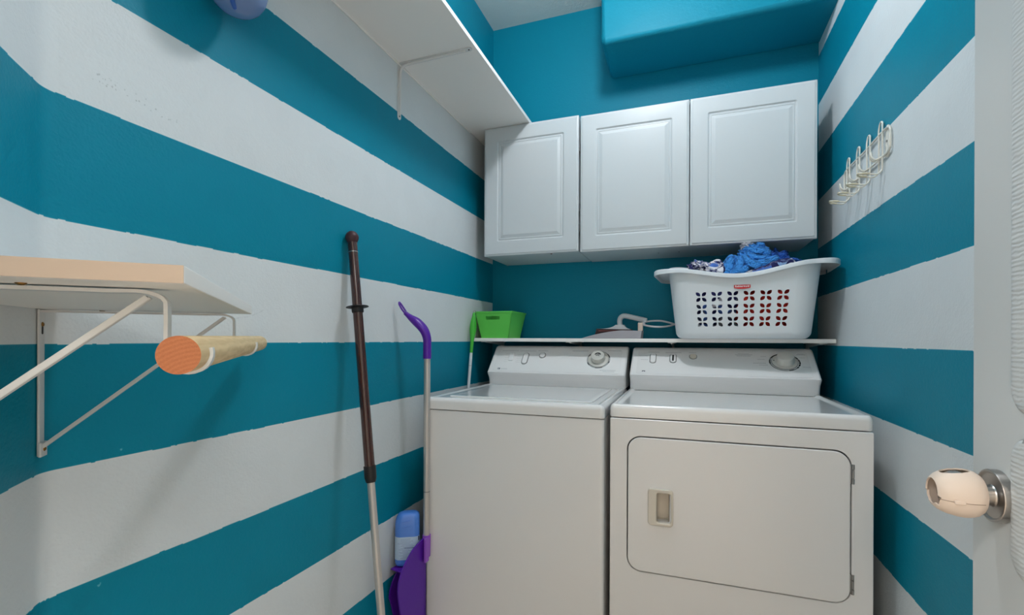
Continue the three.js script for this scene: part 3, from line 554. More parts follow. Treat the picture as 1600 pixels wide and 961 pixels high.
{ // wooden rod in the bracket cups
  const A = [0.506, 1.1007, -0.285], Bp = [-0.255, 1.1045, -0.285];
  const t = thing('closet_rod', 'round natural wood closet rod with a reddish cut end lying in the bracket cups', 'rod', [XL, 0, -0.465], DTURN);
  const a = V(...A), b = V(...Bp), dir = b.clone().sub(a), L = dir.length(); dir.normalize();
  const g = new THREE.CylinderGeometry(0.0165, 0.0165, L, 64, 1, true); g.translate(0, L / 2, 0);
  const q = new THREE.Quaternion().setFromUnitVectors(V(0, 1, 0), dir);
  const uv = g.attributes.uv; for (let i = 0; i < uv.count; i++) uv.setXY(i, uv.getX(i), uv.getY(i) * L * 6);
  g.applyQuaternion(q); g.translate(...A);
  const w1 = valueNoise(256, 8, 11), w2 = valueNoise(256, 64, 12);
  const wood = dataTex(256, 256, (x, y) => {
    const u = x / 256, v = y / 256; const ring = Math.sin((u * 2 * 9 + 0.9 * w1[y * 256 + x] + 0.35 * Math.sin(v * 6.28)) * Math.PI); const fleck = rnd() < 0.012 && Math.abs(ring) < 0.5 ? -18 : 0;
    const s = 8 * ring + 12 * (w2[(y >> 4) * 256 + x] - 0.5) + fleck; return [218 + s, 190 + s * 1.1, 142 + s * 1.2];
  }, true);
  mesh('shaft', g, std({ map: wood, roughness: 0.6 }), t);
  const cap = new THREE.CircleGeometry(0.0165, 64);
  const end = dataTex(256, 256, (x, y) => {
    const u = x / 256 - 0.5, v = y / 256 - 0.5; const arcs = Math.sin((Math.hypot(u - 0.5, v + 1.3) * 18 + 0.25 * w1[y * 256 + x]) * Math.PI); const saw = Math.sin((v * 0.35 + u) * 190) * 0.4; const s = 5 * arcs + 6 * saw + 12 * (w2[y * 256 + x] - 0.5); return [182 + s, 112 + s * 0.9, 72 + s * 0.7];
  }, true);
  for (const [p, d2] of [[a, dir.clone().negate()], [b, dir]]) { const c = cap.clone(); c.applyQuaternion(new THREE.Quaternion().setFromUnitVectors(V(0, 0, 1), d2)); c.translate(...p.toArray()); mesh('end_grain', c, std({ map: end, roughness: 0.75 }), t).userData.label = 'reddish sawn end grain'; }
}
// ---------------------------------------------------------------- wire hook rack on the right wall
{
  const t = thing('hook_rack', 'cream wire coat rack with four double hooks on the striped right wall', 'coat rack');
  const X = XR - 0.006, r = 0.0025;
  const railPts = [[X, 1.700, -1.585], [X, 1.700, -1.76], [X, 1.700, -1.955], [X, 1.694, -1.968], [X, 1.667, -1.972], [X, 1.640, -1.968], [X, 1.634, -1.955], [X, 1.634, -1.76], [X, 1.634, -1.585], [X, 1.640, -1.573], [X, 1.667, -1.570], [X, 1.694, -1.573]];
  mesh('rail', tube(railPts, r * 1.25, { seg: 160, closed: true, type: 'centripetal' }), M.wire, t);
  for (const z of [-1.60, -1.955]) { const p = loft([[0.022, 0.088, 0.01, 0], [0.022, 0.088, 0.01, 0.003]], { n: 5 }); p.rotateY(-Math.PI / 2); p.translate(XR - 0.0005, 1.667, z); const m = mesh('mounting_plate', uvBox(p), M.wire, t); const s = new THREE.CylinderGeometry(0.0035, 0.0035, 0.0015, 14); s.rotateZ(Math.PI / 2); s.translate(XR - 0.004, 1.667, z); mesh('screw', prep(s), M.steel, m); }
  for (const z of [-1.925, -1.825, -1.733, -1.636]) {
    const a = 0.0135, Xo = X - 0.001;
    // one bent wire: hairpin above the rail, down both sides, out into the room as a lower prong
    const w = [[XR - 0.060, 1.594, z], [XR - 0.058, 1.592, z - a * 0.8], [XR - 0.042, 1.588, z - a], [XR - 0.018, 1.585, z - a], [XR - 0.009, 1.594, z - a], [Xo, 1.62, z - a], [Xo, 1.68, z - a], [Xo, 1.714, z - a], [Xo + 0.001, 1.729, z - a * 0.75], [Xo + 0.001, 1.735, z], [Xo + 0.001, 1.729, z + a * 0.75], [Xo, 1.714, z + a], [Xo, 1.68, z + a], [Xo, 1.62, z + a], [XR - 0.009, 1.594, z + a], [XR - 0.018, 1.585, z + a], [XR - 0.042, 1.588, z + a], [XR - 0.058, 1.592, z + a * 0.8]];
    const h = mesh('hook', tube(w, r, { seg: 120, closed: true, type: 'centripetal' }), M.wire, t);
    const v = [[Xo, 1.634, z - a * 0.5], [Xo - 0.014, 1.627, z - a * 0.5], [Xo - 0.022, 1.634, z - a * 0.45], [Xo - 0.024, 1.65, z], [Xo - 0.022, 1.634, z + a * 0.45], [Xo - 0.014, 1.627, z + a * 0.5], [Xo, 1.634, z + a * 0.5]];
    mesh('small_hook', tube(v, r, { seg: 50, type: 'centripetal' }), M.wire, h);
    mesh('hook_tip', tube([[XR - 0.038, 1.588, z - a], [XR - 0.052, 1.590, z - a * 0.95], [XR - 0.059, 1.592, z - a * 0.6], [XR - 0.0605, 1.594, z], [XR - 0.059, 1.592, z + a * 0.6], [XR - 0.052, 1.590, z + a * 0.95], [XR - 0.038, 1.588, z + a]], r * 1.25, { seg: 40 }), M.hookTip, h);
  }
}
// ---------------------------------------------------------------- things leaning on the left wall
{
  const t = thing('telescopic_pole', 'telescopic pole with dark brown sleeve, ball top and silver tube against the left wall', 'pole');
  const A = V(-0.94, 1.4185, -1.191), B = V(-0.75, 0.0, -1.1233), at = (s) => A.clone().lerp(B, s).toArray();
  const dir = B.clone().sub(A).normalize(), q = new THREE.Quaternion().setFromUnitVectors(V(0, -1, 0), dir);
  const along = (g, s) => { g.applyQuaternion(q); g.translate(...at(s)); return uvBox(g); };
  const ball = lathe([[0, 0.019], [0.008, 0.0178], [0.0145, 0.013], [0.019, 0.005], [0.0195, 0], [0.0185, -0.007], [0.0155, -0.0125], [0.0135, -0.0165], [0, -0.0165]], 36); mesh('ball_top', along(ball, 0), M.ball, t);
  mesh('sleeve', bar(at(0.0115), at(0.478), 0.0136, 0.0146, 28), M.brown, t);
  mesh('ring', bar(at(0.031), at(0.0325), 0.0142, 0.0142, 28), M.nickel, t);
  const disc = lathe([[0, 0.004], [0.014, 0.004], [0.02, 0.0015], [0.032, 0.0002], [0.0325, -0.001], [0.02, -0.002], [0.017, -0.004], [0.017, -0.016], [0.0145, -0.018], [0, -0.018]], 40); mesh('flange', along(disc, 0.147), M.black, t);
  mesh('collar', [bar(at(0.470), at(0.493), 0.0172, 0.0168, 28), bar(at(0.493), at(0.502), 0.0168, 0.0135, 28)], M.black, t);
  mesh('lower_tube', bar(at(0.49), at(0.992), 0.0108, 0.0108, 28), M.alu, t);
  mesh('end_cap', bar(at(0.985), at(0.9995), 0.0125, 0.0118, 24), M.black, t);
}
{
  const t = thing('dustpan', 'purple long-handled dustpan with a hooked grip and silver pole beside the washer', 'dustpan');
  const px = -0.8434, pz = -1.470;
  mesh('pole', [bar([px, 0.43, pz], [px, 1.055, pz], 0.0112, 0.0112, 24)], M.alu, t);
  mesh('pole_joint', bar([px, 0.5865, pz], [px, 0.590, pz], 0.0115, 0.0115, 24), M.steel, t);
  // swept grip: round at the pole, swelling, then a flat eyelet touching the wall
  const c = new THREE.CatmullRomCurve3([[px, 1.048, pz], [px, 1.09, pz], [px - 0.001, 1.118, pz], [px - 0.010, 1.145, pz + 0.003], [px - 0.032, 1.171, pz + 0.009], [px - 0.058, 1.191, pz + 0.016], [px - 0.076, 1.207, pz + 0.021]].map((p) => V(...p)), false, 'centripetal');
  const N = 60, R = 18, pos = [], idx = [], F = c.computeFrenetFrames(N, false);
  for (let i = 0; i <= N; i++) { const u = i / N, p = c.getPointAt(u), ra = 0.0142 + 0.005 * smooth(0.3, 0.6, u) - 0.0125 * smooth(0.68, 1, u), rb = 0.0142 + 0.001 * smooth(0.3, 0.6, u) - 0.0075 * smooth(0.7, 1, u); for (let k = 0; k < R; k++) { const a = k / R * 2 * Math.PI, o = F.normals[i].clone().multiplyScalar(Math.cos(a) * ra).addScaledVector(F.binormals[i], Math.sin(a) * rb); pos.push(p.x + o.x, p.y + o.y, p.z + o.z); } if (i < N) for (let k = 0; k < R; k++) { const a = i * R + k, b = i * R + (k + 1) % R; idx.push(a, b, b + R, a, b + R, a + R); } }
  let g = new THREE.BufferGeometry(); g.setAttribute('position', new THREE.Float32BufferAttribute(pos, 3)); g.setIndex(idx); g = prep(g, 1.0);
  const grip = mesh('grip', g, M.purple, t);
  const e = c.getPointAt(1);
  mesh('eyelet', tube([[e.x + 0.004, e.y - 0.002, e.z - 0.006], [e.x - 0.006, e.y + 0.014, e.z - 0.004], [e.x - 0.014, e.y + 0.030, e.z + 0.004], [e.x - 0.017, e.y + 0.036, e.z + 0.010], [e.x - 0.015, e.y + 0.030, e.z + 0.014], [e.x - 0.008, e.y + 0.014, e.z + 0.010], [e.x + 0.002, e.y - 0.002, e.z + 0.004]], 0.0032, { seg: 48, type: 'centripetal' }), M.purple, grip);
  // pan: two cheeks with a rounded outline joined by a back and a bottom
  const R0 = V(-0.8440, 0, -1.462), Lf = V(-0.871, 0, -1.337), ex = Lf.clone().sub(R0), W = ex.length(); ex.normalize(); const nrm = V(-ex.z, 0, ex.x); if (nrm.z < 0) nrm.negate();
  // outline, x from the pole (0) to the wall side, y up
  const cheek = (sx0, top) => { const sx = sx0 * W / 0.11, s = new THREE.Shape(); s.moveTo(-0.004, 0.015); s.lineTo(-0.004, 0.433 * top); s.quadraticCurveTo(0.040 * sx, 0.425 * top, 0.070 * sx, 0.392 * top); s.quadraticCurveTo(0.108 * sx, 0.350 * top, 0.110 * sx, 0.300 * top); s.quadraticCurveTo(0.106 * sx, 0.230, 0.082 * sx, 0.165); s.quadraticCurveTo(0.055 * sx, 0.09, 0.040 * sx, 0.015); s.closePath(); return s; };
  const put = (q, off) => place(q, [R0.x + nrm.x * off, 0, R0.z + nrm.z * off], ex, V(0, 1, 0), ex.x * nrm.z - ex.z * nrm.x < 0 ? nrm.clone().negate() : nrm.clone());
  const flip = ex.x * nrm.z - ex.z * nrm.x; 
  const f1 = ext(cheek(1, 1), 0.0035, 0.001, 2, 20), f2 = ext(cheek(0.62, 0.76), 0.0035, 0.001, 2, 20);
  mesh('pan_cheek', put(f1, 0), M.purple, t);
  mesh('pan_cheek', put(f2, -0.090), M.purple, t);
  const mid = (q) => q;
  const back = new THREE.BoxGeometry(0.004, 0.27, 0.088); back.translate(0.002, 0.155, -0.043); 
  const fl = new THREE.BoxGeometry(0.074, 0.004, 0.086); fl.translate(0.040, 0.331, -0.043);
  const putB = (q) => { const zz = nrm.clone(), xx = ex.clone(), m = new THREE.Matrix4().makeBasis(xx, V(0, 1, 0), zz); m.setPosition(R0.x, 0, R0.z); q.applyMatrix4(m); return prep(q); };
  mesh('pan_floor', [putB(back), putB(fl)], M.purple, t);
  mesh('socket', [bar([px, 0.365, pz], [px, 0.438, pz], 0.0135, 0.0145, 24), rbox(px + 0.004, px + 0.013, 0.352, 0.435, pz + 0.004, pz + 0.026, 0.002)], M.purpleLight, t);
}
{ // bottle standing in the dustpan
  const bx = -0.908, bz = -1.452, y0 = 0.3355;
  const t = thing('detergent_bottle', 'blue plastic bottle with a pale printed label standing in the purple dustpan', 'bottle', [bx, y0, bz], 0.5);
  const b = loft([[0.070, 0.040, 0.015, 0], [0.080, 0.048, 0.019, 0.004], [0.084, 0.052, 0.021, 0.012], [0.084, 0.052, 0.021, 0.12], [0.0838, 0.052, 0.022, 0.142], [0.082, 0.051, 0.022, 0.156, 0.001], [0.077, 0.048, 0.021, 0.168, 0.003], [0.068, 0.042, 0.018, 0.176, 0.005], [0.052, 0.032, 0.013, 0.180, 0.006], [0.02, 0.016, 0.007, 0.181, 0.006]], { n: 8, crease: 1 }); b.rotateX(-Math.PI / 2);
  mesh('body', uvBox(b), M.bottleBlue, t);
  for (const [y, dx] of [[0.137, 0.0], [0.155, 0.004]]) mesh('moulded_ridge', tube([[-0.03 + dx, y - 0.004, 0.0235], [0.0, y + 0.001, 0.0262], [0.032, y + 0.006, 0.0215]], 0.0013, { seg: 20, rad: 8 }), M.bottleBlue, t);
  const c = document.createElement('canvas'); c.width = 256; c.height = 288; const g = c.getContext('2d'); g.fillStyle = 'rgb(190,212,236)'; g.fillRect(0, 0, 256, 288); seed = 31;
  g.fillStyle = 'rgb(28,34,60)'; g.fillRect(240, 4, 10, 54);
  for (let i = 0; i < 17; i++) micro(g, 22 + (i > 3 ? 70 * rnd() : 40), 22 + i * 15, 90 + 60 * rnd(), 5, 'rgba(108,130,168,0.75)'); micro(g, 100, 138, 120, 11, 'rgba(84,104,150,0.8)');
  const tx = new THREE.CanvasTexture(c); tx.colorSpace = THREE.SRGBColorSpace;
  const lb = loft([[0.0848, 0.0528, 0.0214, 0.024], [0.0848, 0.0528, 0.0214, 0.102]], { n: 8, cap0: false, cap1: false, crease: 1 }), p = lb.attributes.position, uv = new Float32Array(p.count * 2);
  for (let i = 0; i < p.count; i++) { uv[2 * i] = p.getX(i) / 0.0848 + 0.5; uv[2 * i + 1] = (p.getZ(i) - 0.024) / 0.078; }
  lb.rotateX(-Math.PI / 2); lb.setAttribute('uv', new THREE.BufferAttribute(uv, 2));
  mesh('label_wrap', lb, std({ map: tx, roughness: 0.45 }), t);
}
{ // blue jug hung high on the left wall
  const t = thing('plastic_jug', 'pale blue plastic jug with a rounded bottom hanging high on the left wall', 'jug', [-0.8875, 1.797, -0.754]);
  const pr = [[0, 0.0], [0.016, 0.0012], [0.030, 0.006], [0.043, 0.016], [0.053, 0.032], [0.0585, 0.052], [0.060, 0.08], [0.060, 0.15], [0.056, 0.175], [0.045, 0.192], [0.024, 0.202], [0.018, 0.208], [0.018, 0.228], [0.0205, 0.229], [0.0205, 0.246], [0.0, 0.247]];
  const g = lathe(pr, 56, 0.8); mesh('body', g, M.jug, t);
  const rib = (a, m, w) => tube(pr.slice(1, 9).map(([r, y]) => [(r + 0.0004) * Math.cos(a), y, (r + 0.0004) * Math.sin(a)]), w, { seg: 40, rad: 8 });
  mesh('moulded_rib', [rib(1.05, 0, 0.0042), rib(0.9, 0, 0.002)], M.jugRib, t);
  mesh('handle', tube([[0.015, 0.20, 0.0], [0.0, 0.238, 0.026], [-0.03, 0.256, 0.02], [-0.058, 0.262, 0.0], [-0.03, 0.256, -0.02], [0, 0.238, -0.026], [0.015, 0.20, 0.0]].map(([x, y, z]) => [x, y, z]), 0.0035, { seg: 50 }), M.jugRib, t);
  const h = thing('wall_hook', 'small white screw hook in the left wall holding up the blue jug', 'hook', [XL, 2.052, -0.754]);
  mesh('stem', tube([[-0.002, 0.0, 0], [0.014, 0.0, 0], [0.024, 0.003, 0], [0.028, 0.012, 0]], 0.0028, { seg: 20 }), M.bracket, h);
  mesh('rosette', (() => { const q = lathe([[0, 0], [0.009, 0], [0.008, 0.003], [0, 0.0035]], 20); q.rotateZ(-Math.PI / 2); return uvBox(q); })(), M.bracket, h);
}
// ---------------------------------------------------------------- on the shelf and the washer
function panel(shape, depth, map) {                                  // extrude a flat outline, then bend it to place with map(u, v, w)
  const g = new THREE.ExtrudeGeometry(shape, { depth, bevelEnabled: false, curveSegments: 10 }); g.deleteAttribute('uv'); g.deleteAttribute('normal');
  const p = g.attributes.position; for (let i = 0; i < p.count; i++) { const q = map(p.getX(i), p.getY(i), p.getZ(i)); p.setXYZ(i, q[0], q[1], q[2]); }
  return prep(g, 0.5);
}
{ // green bin
  const H = 0.1235, X0 = -0.9445, X1 = -0.7585, Z0 = -2.302, Z1 = -2.096, dx = 0.024, dz = 0.020, th = 0.0032, xm = (X0 + X1) / 2, zm = (Z0 + Z1) / 2, hw = (X1 - X0) / 2, hd = (Z1 - Z0) / 2;
  const t = thing('storage_bin', 'small bright green plastic bin with a slot handle at the back shelf left end', 'bin', [xm, SHY, zm]);
  const HW = (y) => hw - dx * (1 - y / H), HD = (y) => hd - dz * (1 - y / H);
  const sh = (slot) => { const s = new THREE.Shape(); s.moveTo(-1, 0); s.lineTo(1, 0); s.lineTo(1, H); s.lineTo(-1, H); s.closePath(); if (slot) { const h = new THREE.Path(); const P = rr(0.80, 0.0165, 0.004, -0.05, H - 0.028, 4).reverse(); P.forEach(([x, y], i) => i ? h.lineTo(x, y) : h.moveTo(x, y)); h.closePath(); s.holes.push(h); } return s; };
  const walls = [panel(sh(true), th, (u, y, w) => [u * HW(y), y, HD(y) - th + w]), panel(sh(true), th, (u, y, w) => [-u * HW(y), y, -HD(y) + th - w]), panel(sh(false), th, (u, y, w) => [HW(y) - th + w, y, -u * HD(y)]), panel(sh(false), th, (u, y, w) => [-HW(y) + th - w, y, u * HD(y)]), box(-HW(0) + 0.001, HW(0) - 0.001, 0, th, -HD(0) + 0.001, HD(0) - 0.001)];
  mesh('body', walls, M.green, t);
  const rim = new THREE.Shape(); rr(2 * hw + 0.006, 2 * hd + 0.006, 0.005, 0, 0, 4).forEach(([x, y], i) => i ? rim.lineTo(x, y) : rim.moveTo(x, y)); rim.closePath(); rim.holes.push(rrShape(2 * hw - 2 * th, 2 * hd - 2 * th, 0.003, 0, 0, true));
  const rg = ext(rim, 0.0045, 0.0012, 2); rg.rotateX(-Math.PI / 2); rg.translate(0, H - 0.003, 0); mesh('rim', uvBox(rg), M.green, t);
  mesh('moulded_line', rbox(-0.052, 0.052, 0.018, 0.0192, HD(0.0186) - 0.001, HD(0.0186) + 0.0006, 0.0003), M.green, t);
}
{ // green-handled brush leaning in the corner behind the bin
  const t = thing('scrub_brush', 'slim brush with green grip and pale shaft standing between washer and left wall', 'brush');
  const a = [-0.93, 0.03, -1.842], b = [-0.93, 1.2416, -2.054];
  const A = V(...a), B = V(...b), at = (s) => A.clone().lerp(B, s).toArray();
  mesh('shaft', bar(at(0.0), at(0.85), 0.0072, 0.0068, 20), M.whitePlastic, t);
  mesh('shaft_ring', bar(at(0.795), at(0.7975), 0.0076, 0.0076, 20), M.alu, t);
  const dir = B.clone().sub(A), L = dir.length(); dir.normalize();
  const gr = lathe([[0, 0.845], [0.0075, 0.845], [0.0078, 0.862], [0.0085, 0.89], [0.0122, 0.912], [0.0155, 0.934], [0.0150, 0.953], [0.0115, 0.972], [0.0078, 0.986], [0.0066, 0.996], [0.004, 1.0], [0, 1.0]].map(([r, s]) => [r, s * L]), 24, 0.9);
  gr.applyQuaternion(new THREE.Quaternion().setFromUnitVectors(V(0, 1, 0), dir)); gr.translate(...a);
  const gm = mesh('grip', uvBox(gr), M.greenGrip, t);
  mesh('brush_head', (() => { const q = lathe([[0, 0], [0.021, 0], [0.024, 0.012], [0.022, 0.03], [0.012, 0.042], [0.008, 0.05], [0, 0.05]], 28); q.translate(a[0], 0.0005, a[2]); return uvBox(q); })(), M.whitePlastic, t);
  mesh('hanging_ring', (() => { const q = new THREE.TorusGeometry(0.0055, 0.0012, 8, 24); q.rotateY(0.7); q.translate(b[0] + 0.003, b[1] + 0.002, b[2] + 0.004); return prep(q); })(), M.steel, gm);
}
{ // iron-like tool: grey wedge plate, dark block, white arched handle with a hanging loop
  const X = (px) => -0.4496 + (px - 910) * 0.00286, Y = (py) => SHY + (528 - py) * 0.00277 + 0.0004, z = -2.2;
  const t = thing('clothes_iron', 'white handled iron with grey wedge plate and dark base lying on the back shelf', 'iron');
  const w = new THREE.Shape(); w.moveTo(X(911.5), Y(527.8)); w.quadraticCurveTo(X(945), Y(517), X(975), Y(515)); w.lineTo(X(1004), Y(515.8)); w.lineTo(X(1002.5), Y(527.8)); w.closePath();
  const wg = ext(w, 0.10, 0.002, 2, 20); wg.translate(0, 0, z - 0.06); mesh('wedge_plate', uvBox(wg), M.greyPlate, t);
  const bl = new THREE.Shape(); bl.moveTo(X(921), Y(527.8)); bl.lineTo(X(926), Y(522)); bl.lineTo(X(928.5), Y(511.5)); bl.lineTo(X(985), Y(513)); bl.lineTo(X(985), Y(527.8)); bl.closePath();
  const bg = ext(bl, 0.05, 0.002, 2); bg.translate(0, 0, z - 0.115); mesh('base_block', uvBox(bg), M.maroon, t);
  { const s = new THREE.Shape(); s.moveTo(X(932), Y(514)); s.lineTo(X(978), Y(515)); s.lineTo(X(932), Y(516)); s.closePath(); const g = ext(s, 0.002); g.translate(0, 0, z - 0.064); mesh('trim_line', uvBox(g), std({ color: C(128, 66, 60), roughness: 0.5 }), t); }
  const zz = z - 0.09;
  const hs = (x, y) => [X(x), Y(y), zz];
  const foot = ext((() => { const s = new THREE.Shape(); s.moveTo(X(928.5), Y(511.3)); s.quadraticCurveTo(X(952), Y(512), X(959), Y(505)); s.lineTo(X(973), Y(505)); s.quadraticCurveTo(X(974), Y(511), X(984), Y(512.6)); s.closePath(); return s; })(), 0.03, 0.003, 3); foot.translate(0, 0, zz - 0.015);
  mesh('handle', [uvBox(foot), tube([hs(966, 508), hs(965, 498), hs(967.5, 492), hs(973, 489.8), hs(985, 492.3), hs(1000, 496.2), hs(1004, 497.2)], 0.0118, { seg: 60, rad: 16 })], M.whitePlastic, t);
  mesh('clamp', [rbox(X(1000.5), X(1008.5), Y(501), Y(494), zz - 0.013, zz + 0.013, 0.003), bar(hs(1004, 500), [X(1004), Y(505), z - 0.03], 0.007)], M.whitePlastic, t);
  mesh('post', [rbox(X(996), X(1003.5), Y(516), Y(502), z - 0.045, z - 0.025, 0.003)], M.cover, t);
  mesh('cord_loop', [tube([[X(1006), Y(500), zz], [X(1016), Y(498.8), zz], [X(1029), Y(498.8), zz], [X(1041), Y(501.5), zz + 0.004], [X(1050), Y(504.5), zz + 0.008]], 0.0042, { seg: 40 }), tube([[X(1003), Y(505.5), z - 0.03], [X(1014), Y(508), zz + 0.03], [X(1029), Y(509), zz + 0.03], [X(1042), Y(507.5), zz + 0.02], [X(1050), Y(505), zz + 0.010]], 0.0042, { seg: 40 })], M.whitePlastic, t);
}
// ---------------------------------------------------------------- laundry basket and washing
const BK = { x: 0.2015, y: SHY, z: -2.125, turn: -0.07 };
{
  const t = thing('laundry_basket', 'white plastic laundry basket with leaf-shaped cut-outs on the back shelf', 'basket', [BK.x, BK.y, BK.z], BK.turn);
  const H0 = 0.028, HT = 0.284, th = 0.0028;
  const HW = (y) => 0.2315 + 0.031 * y / HT, HD = (y) => 0.150 + 0.036 * y / HT, R = (y) => 0.066 + 0.012 * y / HT;
  const top = (x) => 0.236 + 0.032 * smooth(0.02, 1.0, Math.abs(x) / 0.26) + 0.010 * smooth(-0.05, 0.3, x);
  const fx = (y) => HW(y) - R(y), fz = (y) => HD(y) - R(y), ym = 0.15;
  // leaf: two arcs meeting in points, from the cluster's middle outwards
  const leaf = (cx, cy, sx, sy, kx = 1) => { const p = new THREE.Path(), n = 7, L = 0.0212, wd = 0.0066; const ax = sx / Math.SQRT2, ay = sy / Math.SQRT2, P = []; const o = 0.0042;
    for (let i = 0; i <= n; i++) { const u = i / n, q = wd * Math.sin(Math.PI * u) ** 0.8; P.push([(o + L * u) * ax - q * -ay * -1, (o + L * u) * ay - q * ax]); }
    for (let i = n - 1; i > 0; i--) { const u = i / n, q = wd * Math.sin(Math.PI * u) ** 0.8; P.push([(o + L * u) * ax + q * -ay, (o + L * u) * ay + q * ax]); }
    // second side computed symmetrically about the axis
    const Q = []; for (let i = 0; i <= n; i++) { const u = i / n, q = wd * Math.sin(Math.PI * u) ** 0.8, s = o + L * u; Q.push([s * ax + q * ay, s * ay - q * ax]); } for (let i = n - 1; i > 0; i--) { const u = i / n, q = wd * Math.sin(Math.PI * u) ** 0.8, s = o + L * u; Q.push([s * ax - q * ay, s * ay + q * ax]); }
    Q.forEach(([x, y], i) => i ? p.lineTo(cx + x * kx, cy + y * 0.98) : p.moveTo(cx + x * kx, cy + y * 0.98)); p.closePath(); return p; };
  const wall = (half, cols, step, xtop, rows, kx) => {
    const s = new THREE.Shape(); s.moveTo(-half, H0); s.lineTo(half, H0); const n = 20; for (let i = 0; i <= n; i++) { const x = half - 2 * half * i / n; s.lineTo(x, xtop(x)); } s.closePath();
    for (let c = 0; c < cols; c++) for (const y of rows) for (const [sx, sy] of [[1, 1], [1, -1], [-1, 1], [-1, -1]]) s.holes.push(leaf((c - (cols - 1) / 2) * step, y, sx, sy, kx));
    return s;
  };
  const fm = fx(ym), em = fz(ym), rows = [0.064, 0.111, 0.158];
  const front = wall(fm, 6, 0.0545, (x) => top(x * 1.05), rows, 1), back = wall(fm, 0, 1, (x) => top(x * 1.05), [], 1);
  const endS = wall(em, 3, 0.052, () => top(0.256), rows, 0.9);
  const gs = [];
  gs.push(panel(front, th, (u, y, w) => [u * fx(y) / fm, y, HD(y) - th + w]));
  gs.push(panel(back, th, (u, y, w) => [-u * fx(y) / fm, y, -HD(y) + th - w]));
  gs.push(panel(endS, th, (u, y, w) => [HW(y) - th + w, y, -u * fz(y) / em]));
  gs.push(panel(endS, th, (u, y, w) => [-HW(y) + th - w, y, u * fz(y) / em]));
  for (const [sx, sz] of [[1, 1], [1, -1], [-1, 1], [-1, -1]]) {      // rounded corners
    const N = 10, K = 14, pos = [], idx = [];
    for (const off of [0, th]) for (let i = 0; i <= N; i++) { const a = i / N * Math.PI / 2; const xe = fx(HT) + R(HT) * Math.cos(a); const tp = top(xe);
      for (let k = 0; k <= K; k++) { const y = H0 + (tp - H0) * k / K, r = R(y) - off; pos.push(sx * (fx(y) + r * Math.cos(a)), y, sz * (fz(y) + r * Math.sin(a))); } }
    const S = (N + 1) * (K + 1); for (let o = 0; o < 2; o++) for (let i = 0; i < N; i++) for (let k = 0; k < K; k++) { const a = o * S + i * (K + 1) + k, b = a + K + 1; if ((o === 0) === (sx * sz > 0)) idx.push(a, a + 1, b + 1, a, b + 1, b); else idx.push(a, b + 1, a + 1, a, b, b + 1); }
    const g = new THREE.BufferGeometry(); g.setAttribute('position', new THREE.Float32BufferAttribute(pos, 3)); g.setIndex(idx); gs.push(prep(g, 0.8));
  }
  { const y = (k) => H0 * (1 - Math.cos(k * Math.PI / 2)), ins = (k) => 0.026 * (1 - Math.sin(k * Math.PI / 2)); const secs = []; for (let i = 0; i <= 6; i++) { const k = i / 6; secs.push([2 * HW(H0) - 2 * ins(k), 2 * HD(H0) - 2 * ins(k), R(H0) - ins(k) * 0.6, y(k)]); } const g = loft(secs, { n: 10, cap1: false, crease: 1 }); g.rotateX(-Math.PI / 2); gs.push(uvBox(g)); }
  mesh('body', gs, M.basket, t);
  // rolled rim that widens into a grip at either end
  const P = [], per = rr(2 * HW(HT) , 2 * HD(HT), R(HT), 0, 0, 14), full = []; 
  for (let i = 0; i < per.length; i++) { const a = per[i], b = per[(i + 1) % per.length], L = Math.hypot(b[0] - a[0], b[1] - a[1]), n = Math.max(1, Math.round(L / 0.012)); for (let k = 0; k < n; k++) full.push([a[0] + (b[0] - a[0]) * k / n, a[1] + (b[1] - a[1]) * k / n]); }
  const N = full.length, pos = [], idx = [];
  for (let i = 0; i < N; i++) { const a = full[(i + N - 1) % N], b = full[(i + 1) % N], p = full[i]; let tx = b[0] - a[0], ty = b[1] - a[1]; const l = Math.hypot(tx, ty); tx /= l; ty /= l; const nx = ty, ny = -tx; const endk = smooth(0.45, 1, Math.abs(nx)); const wdt = 0.012 + 0.044 * endk, y = top(p[0]);
    const k = HW(y) / HW(HT), kz = HD(y) / HD(HT);
    for (const [o, h] of [[-0.003, -0.003], [-0.003, 0.001], [0.002, 0.0035], [wdt - 0.004, 0.0028], [wdt, -0.001], [wdt, -0.013 - 0.004 * endk], [wdt - 0.003, -0.013 - 0.004 * endk], [wdt - 0.003, -0.003], [0.002, -0.002]]) pos.push(p[0] * k + nx * o, y + h, -(p[1] * kz + ny * o)); }
  const Q = 9; for (let i = 0; i < N; i++) for (let q = 0; q < Q; q++) { const a = i * Q + q, b = i * Q + (q + 1) % Q, c = ((i + 1) % N) * Q + q, d = ((i + 1) % N) * Q + (q + 1) % Q; idx.push(a, b, d, a, d, c); }
  let g = new THREE.BufferGeometry(); g.setAttribute('position', new THREE.Float32BufferAttribute(pos, 3)); g.setIndex(idx); g = prep(g, 0.9); mesh('rim', g, M.basket, t);
  // red maker's badge
  const c = document.createElement('canvas'); c.width = 512; c.height = 160; const x = c.getContext('2d'); x.fillStyle = 'rgb(200,28,34)'; x.fillRect(0, 0, 512, 160); x.fillStyle = 'rgb(244,240,240)'; x.font = 'bold 76px sans-serif'; x.textAlign = 'center'; x.textBaseline = 'middle'; x.fillText('Rubbermaid', 256, 82);
  const tx = new THREE.CanvasTexture(c); tx.colorSpace = THREE.SRGBColorSpace;
  const bw = 0.055, bh = 0.0205, bd = new THREE.Shape(); bd.moveTo(-bw / 2, -bh * 0.32); bd.quadraticCurveTo(0, -bh * 0.68, bw / 2, -bh * 0.32); bd.lineTo(bw / 2, bh * 0.32); bd.quadraticCurveTo(0, bh * 0.68, -bw / 2, bh * 0.32); bd.closePath();
